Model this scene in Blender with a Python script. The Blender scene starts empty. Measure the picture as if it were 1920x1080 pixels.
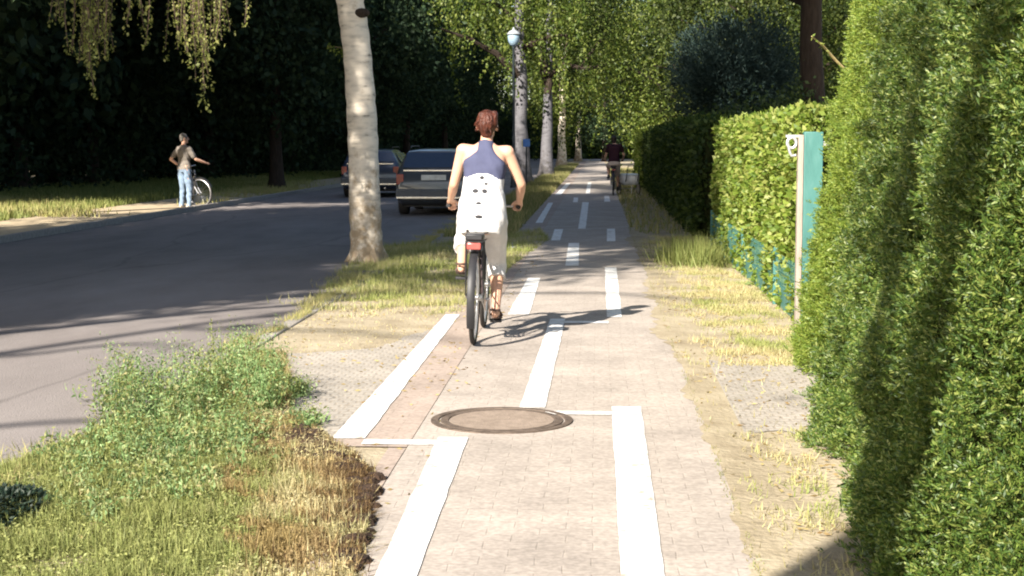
import bpy, math, random
import numpy as np
from mathutils import Vector, Matrix
from mathutils.bvhtree import BVHTree

sc = bpy.context.scene
COL = sc.collection
rnd = random.Random(7)
rng = np.random.default_rng(11)
PI = math.pi

# ------------------------------------------------------------------ camera
F, HZ, VPX, CH = 2800.0, 270.0, 1120.0, 1.5
pitch = math.atan(HZ / F)
yaw = math.atan((VPX - 960) / math.hypot(F, HZ))
FW = Vector((-math.sin(yaw) * math.cos(pitch), math.cos(yaw) * math.cos(pitch), -math.sin(pitch)))
RT = Vector((math.cos(yaw), math.sin(yaw), 0))
UP = RT.cross(FW)

cam_d = bpy.data.cameras.new('camera')
cam = bpy.data.objects.new('camera', cam_d)
COL.objects.link(cam)
cam.matrix_world = Matrix(((RT.x, UP.x, -FW.x, 0), (RT.y, UP.y, -FW.y, 0), (RT.z, UP.z, -FW.z, CH), (0, 0, 0, 1)))
cam_d.lens = 36 * F / 1920
cam_d.sensor_width = 36
cam_d.clip_end = 2000
sc.camera = cam


def ray(px, py):
    return RT * (px - 960) + UP * (540 - py) + FW * F


def G(px, py, z=0.0):            # survey: a point of the photograph on the level z
    v = ray(px, py)
    t = (z - CH) / v.z
    return Vector((v.x * t, v.y * t, z))


def A(px, py, Y):                # survey: a point of the photograph at the distance Y
    v = ray(px, py)
    t = Y / v.y
    return Vector((v.x * t, Y, CH + v.z * t))


def proj(P):                     # P (n,3) -> photo coordinates
    d = P - np.array([0, 0, CH])
    f = d @ np.array(FW)
    f = np.where(np.abs(f) < 1e-3, 1e-3, f)
    return 960 + F * (d @ np.array(RT)) / f, 540 - F * (d @ np.array(UP)) / f, f


# ------------------------------------------------------------------ sun, sky
SD = Vector((0.48, 0.877, 0)).normalized()   # where shadows fall
ELEV = math.radians(33.3)
travel = Vector((SD.x * math.cos(ELEV), SD.y * math.cos(ELEV), -math.sin(ELEV)))
sl = bpy.data.lights.new('sun', 'SUN')
sl.energy = 4.8
sl.angle = math.radians(0.55)
sl.color = (1.0, 0.93, 0.83)
so = bpy.data.objects.new('sun', sl)
so.rotation_euler = travel.to_track_quat('-Z', 'Y').to_euler()
so.location = (-20, -30, 40)
COL.objects.link(so)
w = bpy.data.worlds.new('World')
sc.world = w
w.use_nodes = True
nt = w.node_tree
sky = nt.nodes.new('ShaderNodeTexSky')
sky.sky_type = 'NISHITA'
sky.sun_disc = False
sky.sun_elevation = ELEV
sky.sun_rotation = math.atan2(-SD.x, -SD.y)
sky.air_density = 1.0
sky.dust_density = 1.5
nt.links.new(sky.outputs[0], nt.nodes['Background'].inputs[0])
nt.nodes['Background'].inputs[1].default_value = 0.08
sc.view_settings.view_transform = 'Standard'
sc.view_settings.look = 'None'
sc.view_settings.exposure = 1.5
sc.view_settings.gamma = 1
sc.cycles.filter_width = 2.0
sc.cycles.max_bounces = 7
sc.cycles.diffuse_bounces = 3
sc.cycles.transmission_bounces = 4
sc.cycles.transparent_max_bounces = 6


# ------------------------------------------------------------------ materials
def new_mat(name):
    m = bpy.data.materials.new(name)
    m.use_nodes = True
    t = m.node_tree
    return m, t, t.nodes['Principled BSDF'], t.nodes, t.links


def rgb(c):
    return (c[0], c[1], c[2], 1)


def ramp_node(N, stops):
    r = N.new('ShaderNodeValToRGB')
    e = r.color_ramp.elements
    e[0].position, e[0].color = stops[0][0], rgb(stops[0][1])
    e[1].position, e[1].color = stops[-1][0], rgb(stops[-1][1])
    for p, c in stops[1:-1]:
        q = e.new(p)
        q.color = rgb(c)
    return r


def noise_mat(name, stops, scale=8, rough=0.85, detail=6, bump=0.0, bscale=None, stretch=(1, 1, 1), spec=0.3, metallic=0.0, coat=0.0):
    m, t, b, N, L = new_mat(name)
    tc = N.new('ShaderNodeTexCoord')
    mp = N.new('ShaderNodeMapping')
    mp.inputs['Scale'].default_value = stretch
    L.new(tc.outputs['Object'], mp.inputs[0])
    n = N.new('ShaderNodeTexNoise')
    n.inputs['Scale'].default_value = scale
    n.inputs['Detail'].default_value = detail
    n.inputs['Roughness'].default_value = 0.65
    L.new(mp.outputs[0], n.inputs['Vector'])
    r = ramp_node(N, stops)
    L.new(n.outputs[0], r.inputs[0])
    L.new(r.outputs[0], b.inputs['Base Color'])
    b.inputs['Roughness'].default_value = rough
    b.inputs['Specular IOR Level'].default_value = spec
    b.inputs['Metallic'].default_value = metallic
    b.inputs['Coat Weight'].default_value = coat
    if bump:
        n2 = N.new('ShaderNodeTexNoise')
        n2.inputs['Scale'].default_value = bscale or scale * 4
        n2.inputs['Detail'].default_value = 4
        L.new(mp.outputs[0], n2.inputs['Vector'])
        bp = N.new('ShaderNodeBump')
        bp.inputs['Strength'].default_value = bump
        bp.inputs['Distance'].default_value = 0.02
        L.new(n2.outputs[0], bp.inputs['Height'])
        L.new(bp.outputs[0], b.inputs['Normal'])
    return m


def plain(name, c, rough=0.6, spec=0.4, metallic=0.0, coat=0.0, var=0.18):
    lo = tuple(x * (1 - var) for x in c)
    hi = tuple(min(1, x * (1 + var)) for x in c)
    return noise_mat(name, [(0.3, lo), (0.7, hi)], scale=9, rough=rough, spec=spec, metallic=metallic, coat=coat)


def leaf_mat(name, cols, trans=0.35, gloss=0.06, attr=None):
    m, t, b, N, L = new_mat(name)
    out = N['Material Output']
    if attr:
        a = N.new('ShaderNodeAttribute')
        a.attribute_name = attr
        src = a.outputs['Color']
    else:
        g = N.new('ShaderNodeNewGeometry')
        k = len(cols) - 1
        r = ramp_node(N, [(i / k, c) for i, c in enumerate(cols)])
        L.new(g.outputs['Random Per Island'], r.inputs[0])
        src = r.outputs[0]
    d = N.new('ShaderNodeBsdfDiffuse')
    tr = N.new('ShaderNodeBsdfTranslucent')
    gl = N.new('ShaderNodeBsdfGlossy')
    gl.inputs['Roughness'].default_value = 0.55
    gl.inputs['Color'].default_value = (0.9, 0.9, 0.85, 1)
    hs = N.new('ShaderNodeHueSaturation')
    hs.inputs['Hue'].default_value = 0.495
    hs.inputs['Saturation'].default_value = 1.1
    hs.inputs['Value'].default_value = 1.25
    L.new(src, d.inputs[0])
    L.new(src, hs.inputs['Color'])
    L.new(hs.outputs[0], tr.inputs[0])
    m1 = N.new('ShaderNodeMixShader')
    m1.inputs[0].default_value = trans
    L.new(d.outputs[0], m1.inputs[1])
    L.new(tr.outputs[0], m1.inputs[2])
    m2 = N.new('ShaderNodeMixShader')
    m2.inputs[0].default_value = gloss * 0.45
    L.new(m1.outputs[0], m2.inputs[1])
    L.new(gl.outputs[0], m2.inputs[2])
    L.new(m2.outputs[0], out.inputs[0])
    N.remove(b)
    return m


def brick_mat(name, c1, c2, joint, bw, bh, mortar=0.012, rot=0.0, rough=0.85, offset=0.5, stain=((0.35, 0.8), (0.65, 1.12))):
    m, t, b, N, L = new_mat(name)
    tc = N.new('ShaderNodeTexCoord')
    mp = N.new('ShaderNodeMapping')
    mp.inputs['Rotation'].default_value = (0, 0, rot)
    L.new(tc.outputs['Object'], mp.inputs[0])
    br = N.new('ShaderNodeTexBrick')
    br.offset = offset
    br.inputs['Scale'].default_value = 1
    br.inputs['Brick Width'].default_value = bw
    br.inputs['Row Height'].default_value = bh
    br.inputs['Mortar Size'].default_value = mortar
    br.inputs['Mortar Smooth'].default_value = 0.6
    br.inputs['Color1'].default_value = rgb(c1)
    br.inputs['Color2'].default_value = rgb(c2)
    br.inputs['Mortar'].default_value = rgb(joint)
    nd = N.new('ShaderNodeTexNoise')
    nd.inputs['Scale'].default_value = 3
    mxv = N.new('ShaderNodeMix')
    mxv.data_type = 'VECTOR'
    mxv.inputs[0].default_value = 0.02
    L.new(mp.outputs[0], nd.inputs['Vector'])
    L.new(mp.outputs[0], mxv.inputs[4])
    L.new(nd.outputs['Color'], mxv.inputs[5])
    L.new(mxv.outputs[1], br.inputs['Vector'])
    n = N.new('ShaderNodeTexNoise')
    n.inputs['Scale'].default_value = 1.6
    n.inputs['Detail'].default_value = 8
    n.inputs['Roughness'].default_value = 0.7
    L.new(mp.outputs[0], n.inputs['Vector'])
    r = ramp_node(N, [(stain[0][0], (stain[0][1],) * 3), (stain[1][0], (stain[1][1],) * 3)])
    L.new(n.outputs[0], r.inputs[0])
    n3 = N.new('ShaderNodeTexNoise')
    n3.inputs['Scale'].default_value = 45
    n3.inputs['Detail'].default_value = 4
    L.new(mp.outputs[0], n3.inputs['Vector'])
    r3 = ramp_node(N, [(0.3, (0.8,) * 3), (0.7, (1.15,) * 3)])
    L.new(n3.outputs[0], r3.inputs[0])
    mx = N.new('ShaderNodeMix')
    mx.data_type = 'RGBA'
    mx.blend_type = 'MULTIPLY'
    mx.inputs[0].default_value = 1
    L.new(br.outputs[0], mx.inputs[6])
    L.new(r.outputs[0], mx.inputs[7])
    mx2 = N.new('ShaderNodeMix')
    mx2.data_type = 'RGBA'
    mx2.blend_type = 'MULTIPLY'
    mx2.inputs[0].default_value = 1
    L.new(mx.outputs[2], mx2.inputs[6])
    L.new(r3.outputs[0], mx2.inputs[7])
    L.new(mx2.outputs[2], b.inputs['Base Color'])
    b.inputs['Roughness'].default_value = rough
    b.inputs['Specular IOR Level'].default_value = 0.25
    bp = N.new('ShaderNodeBump')
    bp.inputs['Strength'].default_value = 0.35
    bp.inputs['Distance'].default_value = 0.01
    bp.invert = True
    L.new(br.outputs['Fac'], bp.inputs['Height'])
    L.new(bp.outputs[0], b.inputs['Normal'])
    return m


def birch_mat(name, white, dark, moss):
    m, t, b, N, L = new_mat(name)
    tc = N.new('ShaderNodeTexCoord')
    mp = N.new('ShaderNodeMapping')
    mp.inputs['Scale'].default_value = (3.2, 3.2, 11)
    L.new(tc.outputs['Object'], mp.inputs[0])
    n = N.new('ShaderNodeTexNoise')
    n.inputs['Scale'].default_value = 1.5
    n.inputs['Detail'].default_value = 5
    L.new(mp.outputs[0], n.inputs['Vector'])
    r = ramp_node(N, [(0.24, dark), (0.34, tuple(x * 0.72 for x in white)), (0.50, white), (0.72, tuple(min(.85, x * 1.12) for x in white))])
    L.new(n.outputs[0], r.inputs[0])
    # rough dark bark in patches, more of it at the foot
    n2 = N.new('ShaderNodeTexNoise')
    n2.inputs['Scale'].default_value = 5
    n2.inputs['Detail'].default_value = 7
    n2.inputs['Roughness'].default_value = 0.7
    L.new(tc.outputs['Object'], n2.inputs['Vector'])
    sp = N.new('ShaderNodeSeparateXYZ')
    L.new(tc.outputs['Object'], sp.inputs[0])
    mr = N.new('ShaderNodeMapRange')
    mr.inputs[1].default_value, mr.inputs[2].default_value = 0.0, 1.6
    mr.inputs[3].default_value, mr.inputs[4].default_value = 0.17, -0.10
    L.new(sp.outputs[2], mr.inputs[0])
    ad = N.new('ShaderNodeMath')
    L.new(n2.outputs[0], ad.inputs[0])
    L.new(mr.outputs[0], ad.inputs[1])
    r2 = ramp_node(N, [(0.50, (0, 0, 0)), (0.66, (1, 1, 1))])
    L.new(ad.outputs[0], r2.inputs[0])
    mx = N.new('ShaderNodeMix')
    mx.data_type = 'RGBA'
    L.new(r2.outputs[0], mx.inputs[0])
    L.new(r.outputs[0], mx.inputs[6])
    mx.inputs[7].default_value = rgb(moss)
    L.new(mx.outputs[2], b.inputs['Base Color'])
    b.inputs['Roughness'].default_value = 0.8
    bp = N.new('ShaderNodeBump')
    bp.inputs['Strength'].default_value = 0.5
    bp.inputs['Distance'].default_value = 0.02
    L.new(n2.outputs[0], bp.inputs['Height'])
    L.new(bp.outputs[0], b.inputs['Normal'])
    return m


MT = {}
MT['soil'] = noise_mat('dry_soil', [(0.3, (0.23, 0.185, 0.12)), (0.5, (0.34, 0.285, 0.195)), (0.7, (0.43, 0.37, 0.265))], scale=2.2, rough=0.95, bump=0.6, bscale=30)
MT['asphalt'] = noise_mat('asphalt', [(0.28, (0.175, 0.152, 0.142)), (0.5, (0.215, 0.190, 0.178)), (0.72, (0.25, 0.222, 0.208))], scale=1.3, rough=0.85, detail=10, bump=0.35, bscale=140, stretch=(1, 0.35, 1))
def enrich_asphalt(m):
    t = m.node_tree
    N, L = t.nodes, t.links
    b = N['Principled BSDF']
    src = b.inputs['Base Color'].links[0].from_socket
    tc = N.new('ShaderNodeTexCoord')
    mp = N.new('ShaderNodeMapping')
    mp.inputs['Scale'].default_value = (1, 0.22, 1)
    L.new(tc.outputs['Object'], mp.inputs[0])
    v = N.new('ShaderNodeTexVoronoi')
    v.feature = 'DISTANCE_TO_EDGE'
    v.inputs['Scale'].default_value = 0.55
    n = N.new('ShaderNodeTexNoise')
    n.inputs['Scale'].default_value = 2.0
    n.inputs['Detail'].default_value = 6
    L.new(mp.outputs[0], n.inputs['Vector'])
    a = N.new('ShaderNodeMix')
    a.data_type = 'VECTOR'
    a.inputs[0].default_value = 0.35
    L.new(mp.outputs[0], a.inputs[4])
    L.new(n.outputs['Color'], a.inputs[5])
    L.new(a.outputs[1], v.inputs['Vector'])
    r = ramp_node(N, [(0.0, (0.80,) * 3), (0.005, (0.84,) * 3), (0.011, (1, 1, 1))])
    L.new(v.outputs['Distance'], r.inputs[0])
    n2 = N.new('ShaderNodeTexNoise')
    n2.inputs['Scale'].default_value = 0.5
    n2.inputs['Detail'].default_value = 4
    L.new(mp.outputs[0], n2.inputs['Vector'])
    r2 = ramp_node(N, [(0.35, (0.84,) * 3), (0.65, (1.12,) * 3)])
    L.new(n2.outputs[0], r2.inputs[0])
    for k in (r, r2):
        x = N.new('ShaderNodeMix')
        x.data_type = 'RGBA'
        x.blend_type = 'MULTIPLY'
        x.inputs[0].default_value = 1
        L.new(src, x.inputs[6])
        L.new(k.outputs[0], x.inputs[7])
        src = x.outputs[2]
    L.new(src, b.inputs['Base Color'])


enrich_asphalt(MT['asphalt'])
MT['path'] = brick_mat('path_pavers', (0.395, 0.345, 0.30), (0.378, 0.330, 0.287), (0.345, 0.30, 0.258), 0.2, 0.1, 0.004)
MT['path_red'] = brick_mat('red_pavers', (0.385, 0.31, 0.26), (0.365, 0.295, 0.25), (0.33, 0.27, 0.22), 0.2, 0.1, 0.004)
MT['setts'] = brick_mat('small_setts', (0.385, 0.35, 0.305), (0.365, 0.33, 0.285), (0.33, 0.29, 0.24), 0.075, 0.07, 0.010)
MT['sand'] = noise_mat('sandy_ground', [(0.3, (0.36, 0.28, 0.18)), (0.7, (0.52, 0.43, 0.29))], scale=5, rough=0.95, bump=0.4, bscale=40)
MT['kerbstone'] = noise_mat('kerb_stone', [(0.3, (0.22, 0.20, 0.18)), (0.7, (0.36, 0.33, 0.29))], scale=14, rough=0.9, bump=0.3)
MT['paint'] = noise_mat('white_paint', [(0.34, (0.38, 0.335, 0.28)), (0.40, (0.60, 0.57, 0.52)), (0.47, (0.74, 0.73, 0.70)), (0.7, (0.82, 0.81, 0.79))], scale=7, rough=0.7, detail=12, bump=0.3, bscale=60)
MT['cover'] = noise_mat('cast_iron', [(0.35, (0.07, 0.052, 0.040)), (0.65, (0.16, 0.122, 0.095))], scale=20, rough=0.7, bump=0.3)
MT['cover_fill'] = noise_mat('cover_concrete', [(0.3, (0.20, 0.155, 0.12)), (0.7, (0.31, 0.245, 0.195))], scale=16, rough=0.9, bump=0.3)
MT['birch'] = birch_mat('birch_bark', (0.66, 0.58, 0.47), (0.10, 0.085, 0.07), (0.36, 0.27, 0.17))
MT['birch_shaded'] = birch_mat('shaded_birch_bark', (0.125, 0.12, 0.13), (0.025, 0.024, 0.027), (0.06, 0.054, 0.052))  # pale birch bark darkened in colour to look shaded
MT['bark'] = noise_mat('dark_bark', [(0.3, (0.020, 0.014, 0.010)), (0.7, (0.055, 0.039, 0.028))], scale=7, rough=0.95, bump=0.9, bscale=18, stretch=(2.5, 2.5, 0.5))
MT['twig'] = plain('twig_bark', (0.10, 0.07, 0.045), 0.9, var=0.4)
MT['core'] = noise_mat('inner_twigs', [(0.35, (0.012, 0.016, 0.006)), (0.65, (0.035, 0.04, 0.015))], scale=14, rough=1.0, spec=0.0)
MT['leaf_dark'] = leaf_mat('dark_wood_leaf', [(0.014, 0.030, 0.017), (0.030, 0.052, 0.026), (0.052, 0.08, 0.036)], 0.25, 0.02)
MT['leaf_mid'] = leaf_mat('mid_leaf', [(0.016, 0.034, 0.008), (0.036, 0.064, 0.012), (0.085, 0.12, 0.024)], 0.35, 0.04)
MT['leaf_birch'] = leaf_mat('birch_leaf', [(0.05, 0.088, 0.012), (0.11, 0.155, 0.025), (0.21, 0.24, 0.05)], 0.42, 0.05)
MT['leaf_sunlit'] = leaf_mat('sunlit_birch_leaf', [(0.13, 0.155, 0.035), (0.24, 0.255, 0.07), (0.36, 0.35, 0.12)], 0.42, 0.04)  # birch leaf lightened in colour so the strands look sunlit
MT['leaf_olive'] = leaf_mat('olive_leaf', [(0.014, 0.026, 0.007), (0.035, 0.052, 0.012), (0.085, 0.105, 0.025)], 0.3, 0.03)
MT['leaf_blue'] = leaf_mat('bluish_needle', [(0.014, 0.028, 0.027), (0.030, 0.052, 0.046), (0.052, 0.080, 0.066)], 0.12, 0.02)
MT['leaf_hornbeam'] = leaf_mat('hornbeam_leaf', [(0.07, 0.125, 0.014), (0.125, 0.185, 0.022), (0.20, 0.255, 0.04), (0.27, 0.29, 0.08)], 0.3, 0.06)
MT['leaf_shade'] = leaf_mat('yew_leaf', [(0.018, 0.036, 0.012), (0.042, 0.07, 0.02), (0.075, 0.11, 0.03)], 0.2, 0.05)
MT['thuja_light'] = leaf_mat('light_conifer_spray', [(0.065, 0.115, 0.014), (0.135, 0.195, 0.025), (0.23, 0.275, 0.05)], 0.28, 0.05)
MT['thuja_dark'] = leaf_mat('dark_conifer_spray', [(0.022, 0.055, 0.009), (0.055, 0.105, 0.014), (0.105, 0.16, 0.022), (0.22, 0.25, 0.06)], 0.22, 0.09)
MT['grass'] = leaf_mat('grass_blades', None, 0.3, 0.03, attr='tint')


# ------------------------------------------------------------------ object helpers
def link(name, me, mat=None, parent=None):
    o = bpy.data.objects.new(name, me)
    COL.objects.link(o)
    if mat is not None and me is not None:
        me.materials.append(mat)
    if parent is not None:
        o.parent = parent
    return o


def tag(o, label=None, cat=None, group=None, kind=None):
    if label: o['label'] = label
    if cat: o['category'] = cat
    if group: o['group'] = group
    if kind: o['kind'] = kind
    return o


def thing(name, label, cat, loc=(0, 0, 0), rz=0.0, group=None):
    o = link(name, None)
    o.location = loc
    o.rotation_euler = (0, 0, rz)
    o.empty_display_size = 0.3
    return tag(o, label, cat, group)


def dup(root, loc, rz=0.0, label=None, scale=None):
    r = root.copy()
    COL.objects.link(r)
    r.location = loc
    r.rotation_euler = (0, 0, rz)
    if scale: r.scale = scale
    if label: r['label'] = label
    for ch in list(root.children):
        c = ch.copy()
        COL.objects.link(c)
        c.parent = r
        for g in list(ch.children):
            d = g.copy()
            COL.objects.link(d)
            d.parent = c
    return r


def perp(d):
    d = Vector(d).normalized()
    a = Vector((0, 0, 1)) if abs(d.z) < 0.9 else Vector((1, 0, 0))
    u = d.cross(a).normalized()
    return u, d.cross(u).normalized()


class MB:
    def __init__(s):
        s.v, s.f = [], []

    def add(s, vs, fs):
        k = len(s.v)
        s.v += [tuple(x) for x in vs]
        s.f += [tuple(i + k for i in f) for f in fs]

    def box(s, c, size, rz=0.0, rx=0.0):
        hx, hy, hz = (q / 2 for q in size)
        R = Matrix.Rotation(rz, 3, 'Z') @ Matrix.Rotation(rx, 3, 'X')
        vs = [Vector(c) + R @ Vector((x, y, z)) for x in (-hx, hx) for y in (-hy, hy) for z in (-hz, hz)]
        s.add(vs, [(0, 1, 3, 2), (4, 6, 7, 5), (0, 4, 5, 1), (2, 3, 7, 6), (0, 2, 6, 4), (1, 5, 7, 3)])
        return s

    def rings(s, rs, closed_ends=True):
        n = len(rs[0])
        vs = [p for r in rs for p in r]
        fs = []
        for i in range(len(rs) - 1):
            for j in range(n):
                a, b = i * n + j, i * n + (j + 1) % n
                fs.append((a, b, b + n, a + n))
        if closed_ends:
            fs.append(tuple(range(n - 1, -1, -1)))
            fs.append(tuple((len(rs) - 1) * n + j for j in range(n)))
        s.add(vs, fs)
        return s

    def tube(s, pts, r, n=8, caps=True, closed=False):
        pts = [Vector(p) for p in pts]
        m = len(pts)
        rr = r if isinstance(r, (list, tuple)) else [r] * m
        rs = []
        u = None
        for i in range(m):
            if closed:
                d = pts[(i + 1) % m] - pts[i - 1]
            else:
                d = pts[min(i + 1, m - 1)] - pts[max(i - 1, 0)]
            d.normalize()
            if u is None:
                u, v = perp(d)
            else:
                u = (u - d * u.dot(d)).normalized()
                v = d.cross(u)
            rs.append([pts[i] + (u * math.cos(2 * PI * k / n) + v * math.sin(2 * PI * k / n)) * rr[i] for k in range(n)])
        if closed:
            rs.append(rs[0])
            s.rings(rs, False)
        else:
            s.rings(rs, caps)
        return s

    def ell(s, c, r, n=14, m=9, R=None):
        c = Vector(c)
        rs = []
        for i in range(m + 1):
            th = -PI / 2 + PI * (i + 0.001 if i == 0 else (i - 0.001 if i == m else i)) / m
            ring = []
            for k in range(n):
                ph = 2 * PI * k / n
                p = Vector((r[0] * math.cos(th) * math.cos(ph), r[1] * math.cos(th) * math.sin(ph), r[2] * math.sin(th)))
                ring.append(c + (R @ p if R else p))
            rs.append(ring)
        s.rings(rs, True)
        return s

    def cap(s, p1, r1, p2, r2, n=12):
        p1, p2 = Vector(p1), Vector(p2)
        d = (p2 - p1)
        L_ = d.length or 1e-4
        d = d / L_
        u, v = perp(d)
        rs = []
        for a in (-89, -60, -30, 0):
            a = math.radians(a)
            rs.append((p1 + d * math.sin(a) * r1, math.cos(a) * r1))
        rs.append((p1.lerp(p2, 0.5), (r1 + r2) / 2))
        for a in (0, 30, 60, 89):
            a = math.radians(a)
            rs.append((p2 + d * math.sin(a) * r2, math.cos(a) * r2))
        s.rings([[c + (u * math.cos(2 * PI * k / n) + v * math.sin(2 * PI * k / n)) * q for k in range(n)] for c, q in rs], True)
        return s

    def loft(s, secs, n=20, right=(1, 0, 0), p=2.3):
        """secs: (centre, half width, half depth); rings square to the line through the centres."""
        rs = []
        m = len(secs)
        for i, (c, a, b) in enumerate(secs):
            d = Vector(secs[min(i + 1, m - 1)][0]) - Vector(secs[max(i - 1, 0)][0])
            d.normalize()
            x = Vector(right)
            x = (x - d * x.dot(d)).normalized()
            y = d.cross(x)
            ring = []
            for k in range(n):
                t = 2 * PI * k / n
                ct, st = math.cos(t), math.sin(t)
                ring.append(Vector(c) + x * a * math.copysign(abs(ct) ** (2 / p), ct) + y * b * math.copysign(abs(st) ** (2 / p), st))
            rs.append(ring)
        s.rings(rs, True)
        return s

    def lathe(s, prof, c=(0, 0, 0), axis='Z', n=24):
        rs = []
        for r, h in prof:
            ring = []
            for k in range(n):
                t = 2 * PI * k / n
                a, b = r * math.cos(t), r * math.sin(t)
                q = (a, b, h) if axis == 'Z' else ((h, a, b) if axis == 'X' else (b, h, a))
                ring.append(Vector(c) + Vector(q))
            rs.append(ring)
        s.rings(rs, True)
        return s

    def poly(s, pts, th=0.0, up=(0, 0, 1)):
        n = len(pts)
        if th == 0:
            s.add(pts, [tuple(range(n))])
        else:
            t = Vector(up) * th
            top = [Vector(p) + t for p in pts]
            s.add(list(pts) + top, [tuple(range(n - 1, -1, -1)), tuple(range(n, 2 * n))] + [(i, (i + 1) % n, n + (i + 1) % n, n + i) for i in range(n)])
        return s

    def mesh(s, name, smooth=True, angle=40):
        me = bpy.data.meshes.new(name)
        me.from_pydata(s.v, [], s.f)
        me.update()
        if smooth:
            me.polygons.foreach_set('use_smooth', [True] * len(me.polygons))
            me.set_sharp_from_angle(angle=math.radians(angle))
        return me

    def build(s, name, mat, parent=None, bevel=0.0, smooth=True, angle=40):
        o = link(name, s.mesh(name, smooth, angle), mat, parent)
        if bevel:
            b = o.modifiers.new('bevel', 'BEVEL')
            b.width = bevel
            b.segments = 2
            b.limit_method = 'ANGLE'
        return o


def fuse(name, mb, mat, parent, voxel=0.009, smooth=5, factor=0.5, fold=0.0):
    """one continuous surface grown from overlapping closed pieces"""
    me = mb.mesh('raw', False)
    o = bpy.data.objects.new('raw', me)
    COL.objects.link(o)
    r = o.modifiers.new('r', 'REMESH')
    r.mode = 'VOXEL'
    r.voxel_size = voxel
    r.use_smooth_shade = True
    q = o.modifiers.new('s', 'SMOOTH')
    q.iterations = smooth
    q.factor = factor
    dg = bpy.context.evaluated_depsgraph_get()
    out = bpy.data.meshes.new_from_object(o.evaluated_get(dg))
    out.name = name
    bpy.data.objects.remove(o)
    bpy.data.meshes.remove(me)
    out.polygons.foreach_set('use_smooth', [True] * len(out.polygons))
    if fold:
        nv = len(out.vertices)
        co = np.empty(nv * 3)
        no = np.empty(nv * 3)
        out.vertices.foreach_get('co', co)
        out.vertex_normals.foreach_get('vector', no)
        co, no = co.reshape(-1, 3), no.reshape(-1, 3)
        u = co[:, 0] * 1.0 + co[:, 2] * 0.45 + co[:, 1] * 0.6
        v = co[:, 2] * 1.0 - co[:, 0] * 0.5
        d = (vnoise(u, v * 0.4, 7.5, 3) - 0.5) + 0.6 * (vnoise(u * 0.5, v, 9, 8) - 0.5)
        co += no * (d * fold * 2)[:, None]
        out.vertices.foreach_set('co', co.ravel())
        out.update()
    return link(name, out, mat, parent)


def np_mesh(name, V, per, mat, parent=None, tint=None, extra=None):
    """V (n*per,3): n loose faces of `per` corners"""
    V = np.asarray(V, dtype=np.float32).reshape(-1, 3)
    nf = len(V) // per
    me = bpy.data.meshes.new(name)
    me.vertices.add(len(V))
    me.vertices.foreach_set('co', V.ravel())
    me.loops.add(len(V))
    me.loops.foreach_set('vertex_index', np.arange(len(V), dtype=np.int32))
    me.polygons.add(nf)
    me.polygons.foreach_set('loop_start', np.arange(0, len(V), per, dtype=np.int32))
    me.polygons.foreach_set('loop_total', np.full(nf, per, dtype=np.int32))
    me.update(calc_edges=True)
    if tint is not None:
        ca = me.color_attributes.new('tint', 'FLOAT_COLOR', 'POINT')
        c = np.ones((len(V), 4), dtype=np.float32)
        c[:, :3] = np.repeat(tint, per, axis=0)
        ca.data.foreach_set('color', c.ravel())
    return link(name, me, mat, parent)


def unit(v):
    return v / np.maximum(np.linalg.norm(v, axis=1, keepdims=True), 1e-6)


def cards(P, D, Ln, W, mid=0.45):
    """leaf shaped four sided faces from P along D"""
    n = len(P)
    D = unit(D)
    S = unit(np.cross(D, rng.normal(size=(n, 3))))
    Ln = np.broadcast_to(np.asarray(Ln, dtype=float), (n,))[:, None]
    W = np.broadcast_to(np.asarray(W, dtype=float), (n,))[:, None]
    M = P + D * Ln * mid
    return np.stack([P, M + S * W / 2, P + D * Ln, M - S * W / 2], axis=1).reshape(-1, 3)


# ------------------------------------------------------------------ where the sun comes through
SX, SY = SD.x / math.tan(ELEV), SD.y / math.tan(ELEV)
EX = np.array([-3000, -800, 0, 150, 300, 460, 620, 720, 850, 960, 1060, 1180, 1260, 1300, 1418, 1470, 1700, 3000])
EY = np.array([760, 660, 592, 578, 562, 548, 516, 488, 468, 458, 455, 458, 458, 450, 432, 437, 440, 440])
BX = np.array([-1500, -400, 0, 130, 345, 640, 760])
BY = np.array([425, 408, 399, 395, 389.5, 382, 380])
BH = np.array([11, 10, 10, 9, 9, 4.5, 3.0])


def keep_shade(P):
    """of the leaf clumps at P keep those whose shadow falls where the street lies in shade"""
    g = P.copy()
    g[:, 0] += P[:, 2] * SX
    g[:, 1] += P[:, 2] * SY
    g[:, 2] = 0
    x, y, f = proj(g)
    jit = rng.normal(size=len(P)) * 3.0
    cc = g[:, 1] - 1.827 * g[:, 0]
    near = (y + jit > np.interp(x, EX, EY)) | (g[:, 1] < 8)
    near |= (np.abs(cc - 24.35) < 1.05) & (g[:, 1] > 17.5) & (g[:, 1] < 25)
    near |= (np.abs(cc - 42.0) < 0.7) & (g[:, 1] > 42) & (g[:, 1] < 47)
    near |= (cc > 21.8) & (cc < 25.8) & (g[:, 1] > 17.3) & (g[:, 1] < 20.6)
    band = (np.abs(y - np.interp(x, BX, BY)) < np.interp(x, BX, BH)) & (x < 770)
    far = (y < 367) & (x > 985) & (x < 1160) & (rng.random(len(P)) < 0.40)
    far |= (x > 1015) & (x < 1165) & (((y > 327) & (y < 345)) | ((y > 354) & (y < 365)))
    hedge = (g[:, 0] > 1.35) & (g[:, 1] - 1.83 * (g[:, 0] - 1.0) < 7.1) & (rng.random(len(P)) < 0.42)
    near &= ~hedge
    cc = g[:, 1] - 1.827 * g[:, 0]
    near &= ~((np.abs(cc - 19.0) < 0.42) & (g[:, 1] > 16.4) & (g[:, 1] < 22.5))
    gone = near | band | far
    return ~gone


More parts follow.
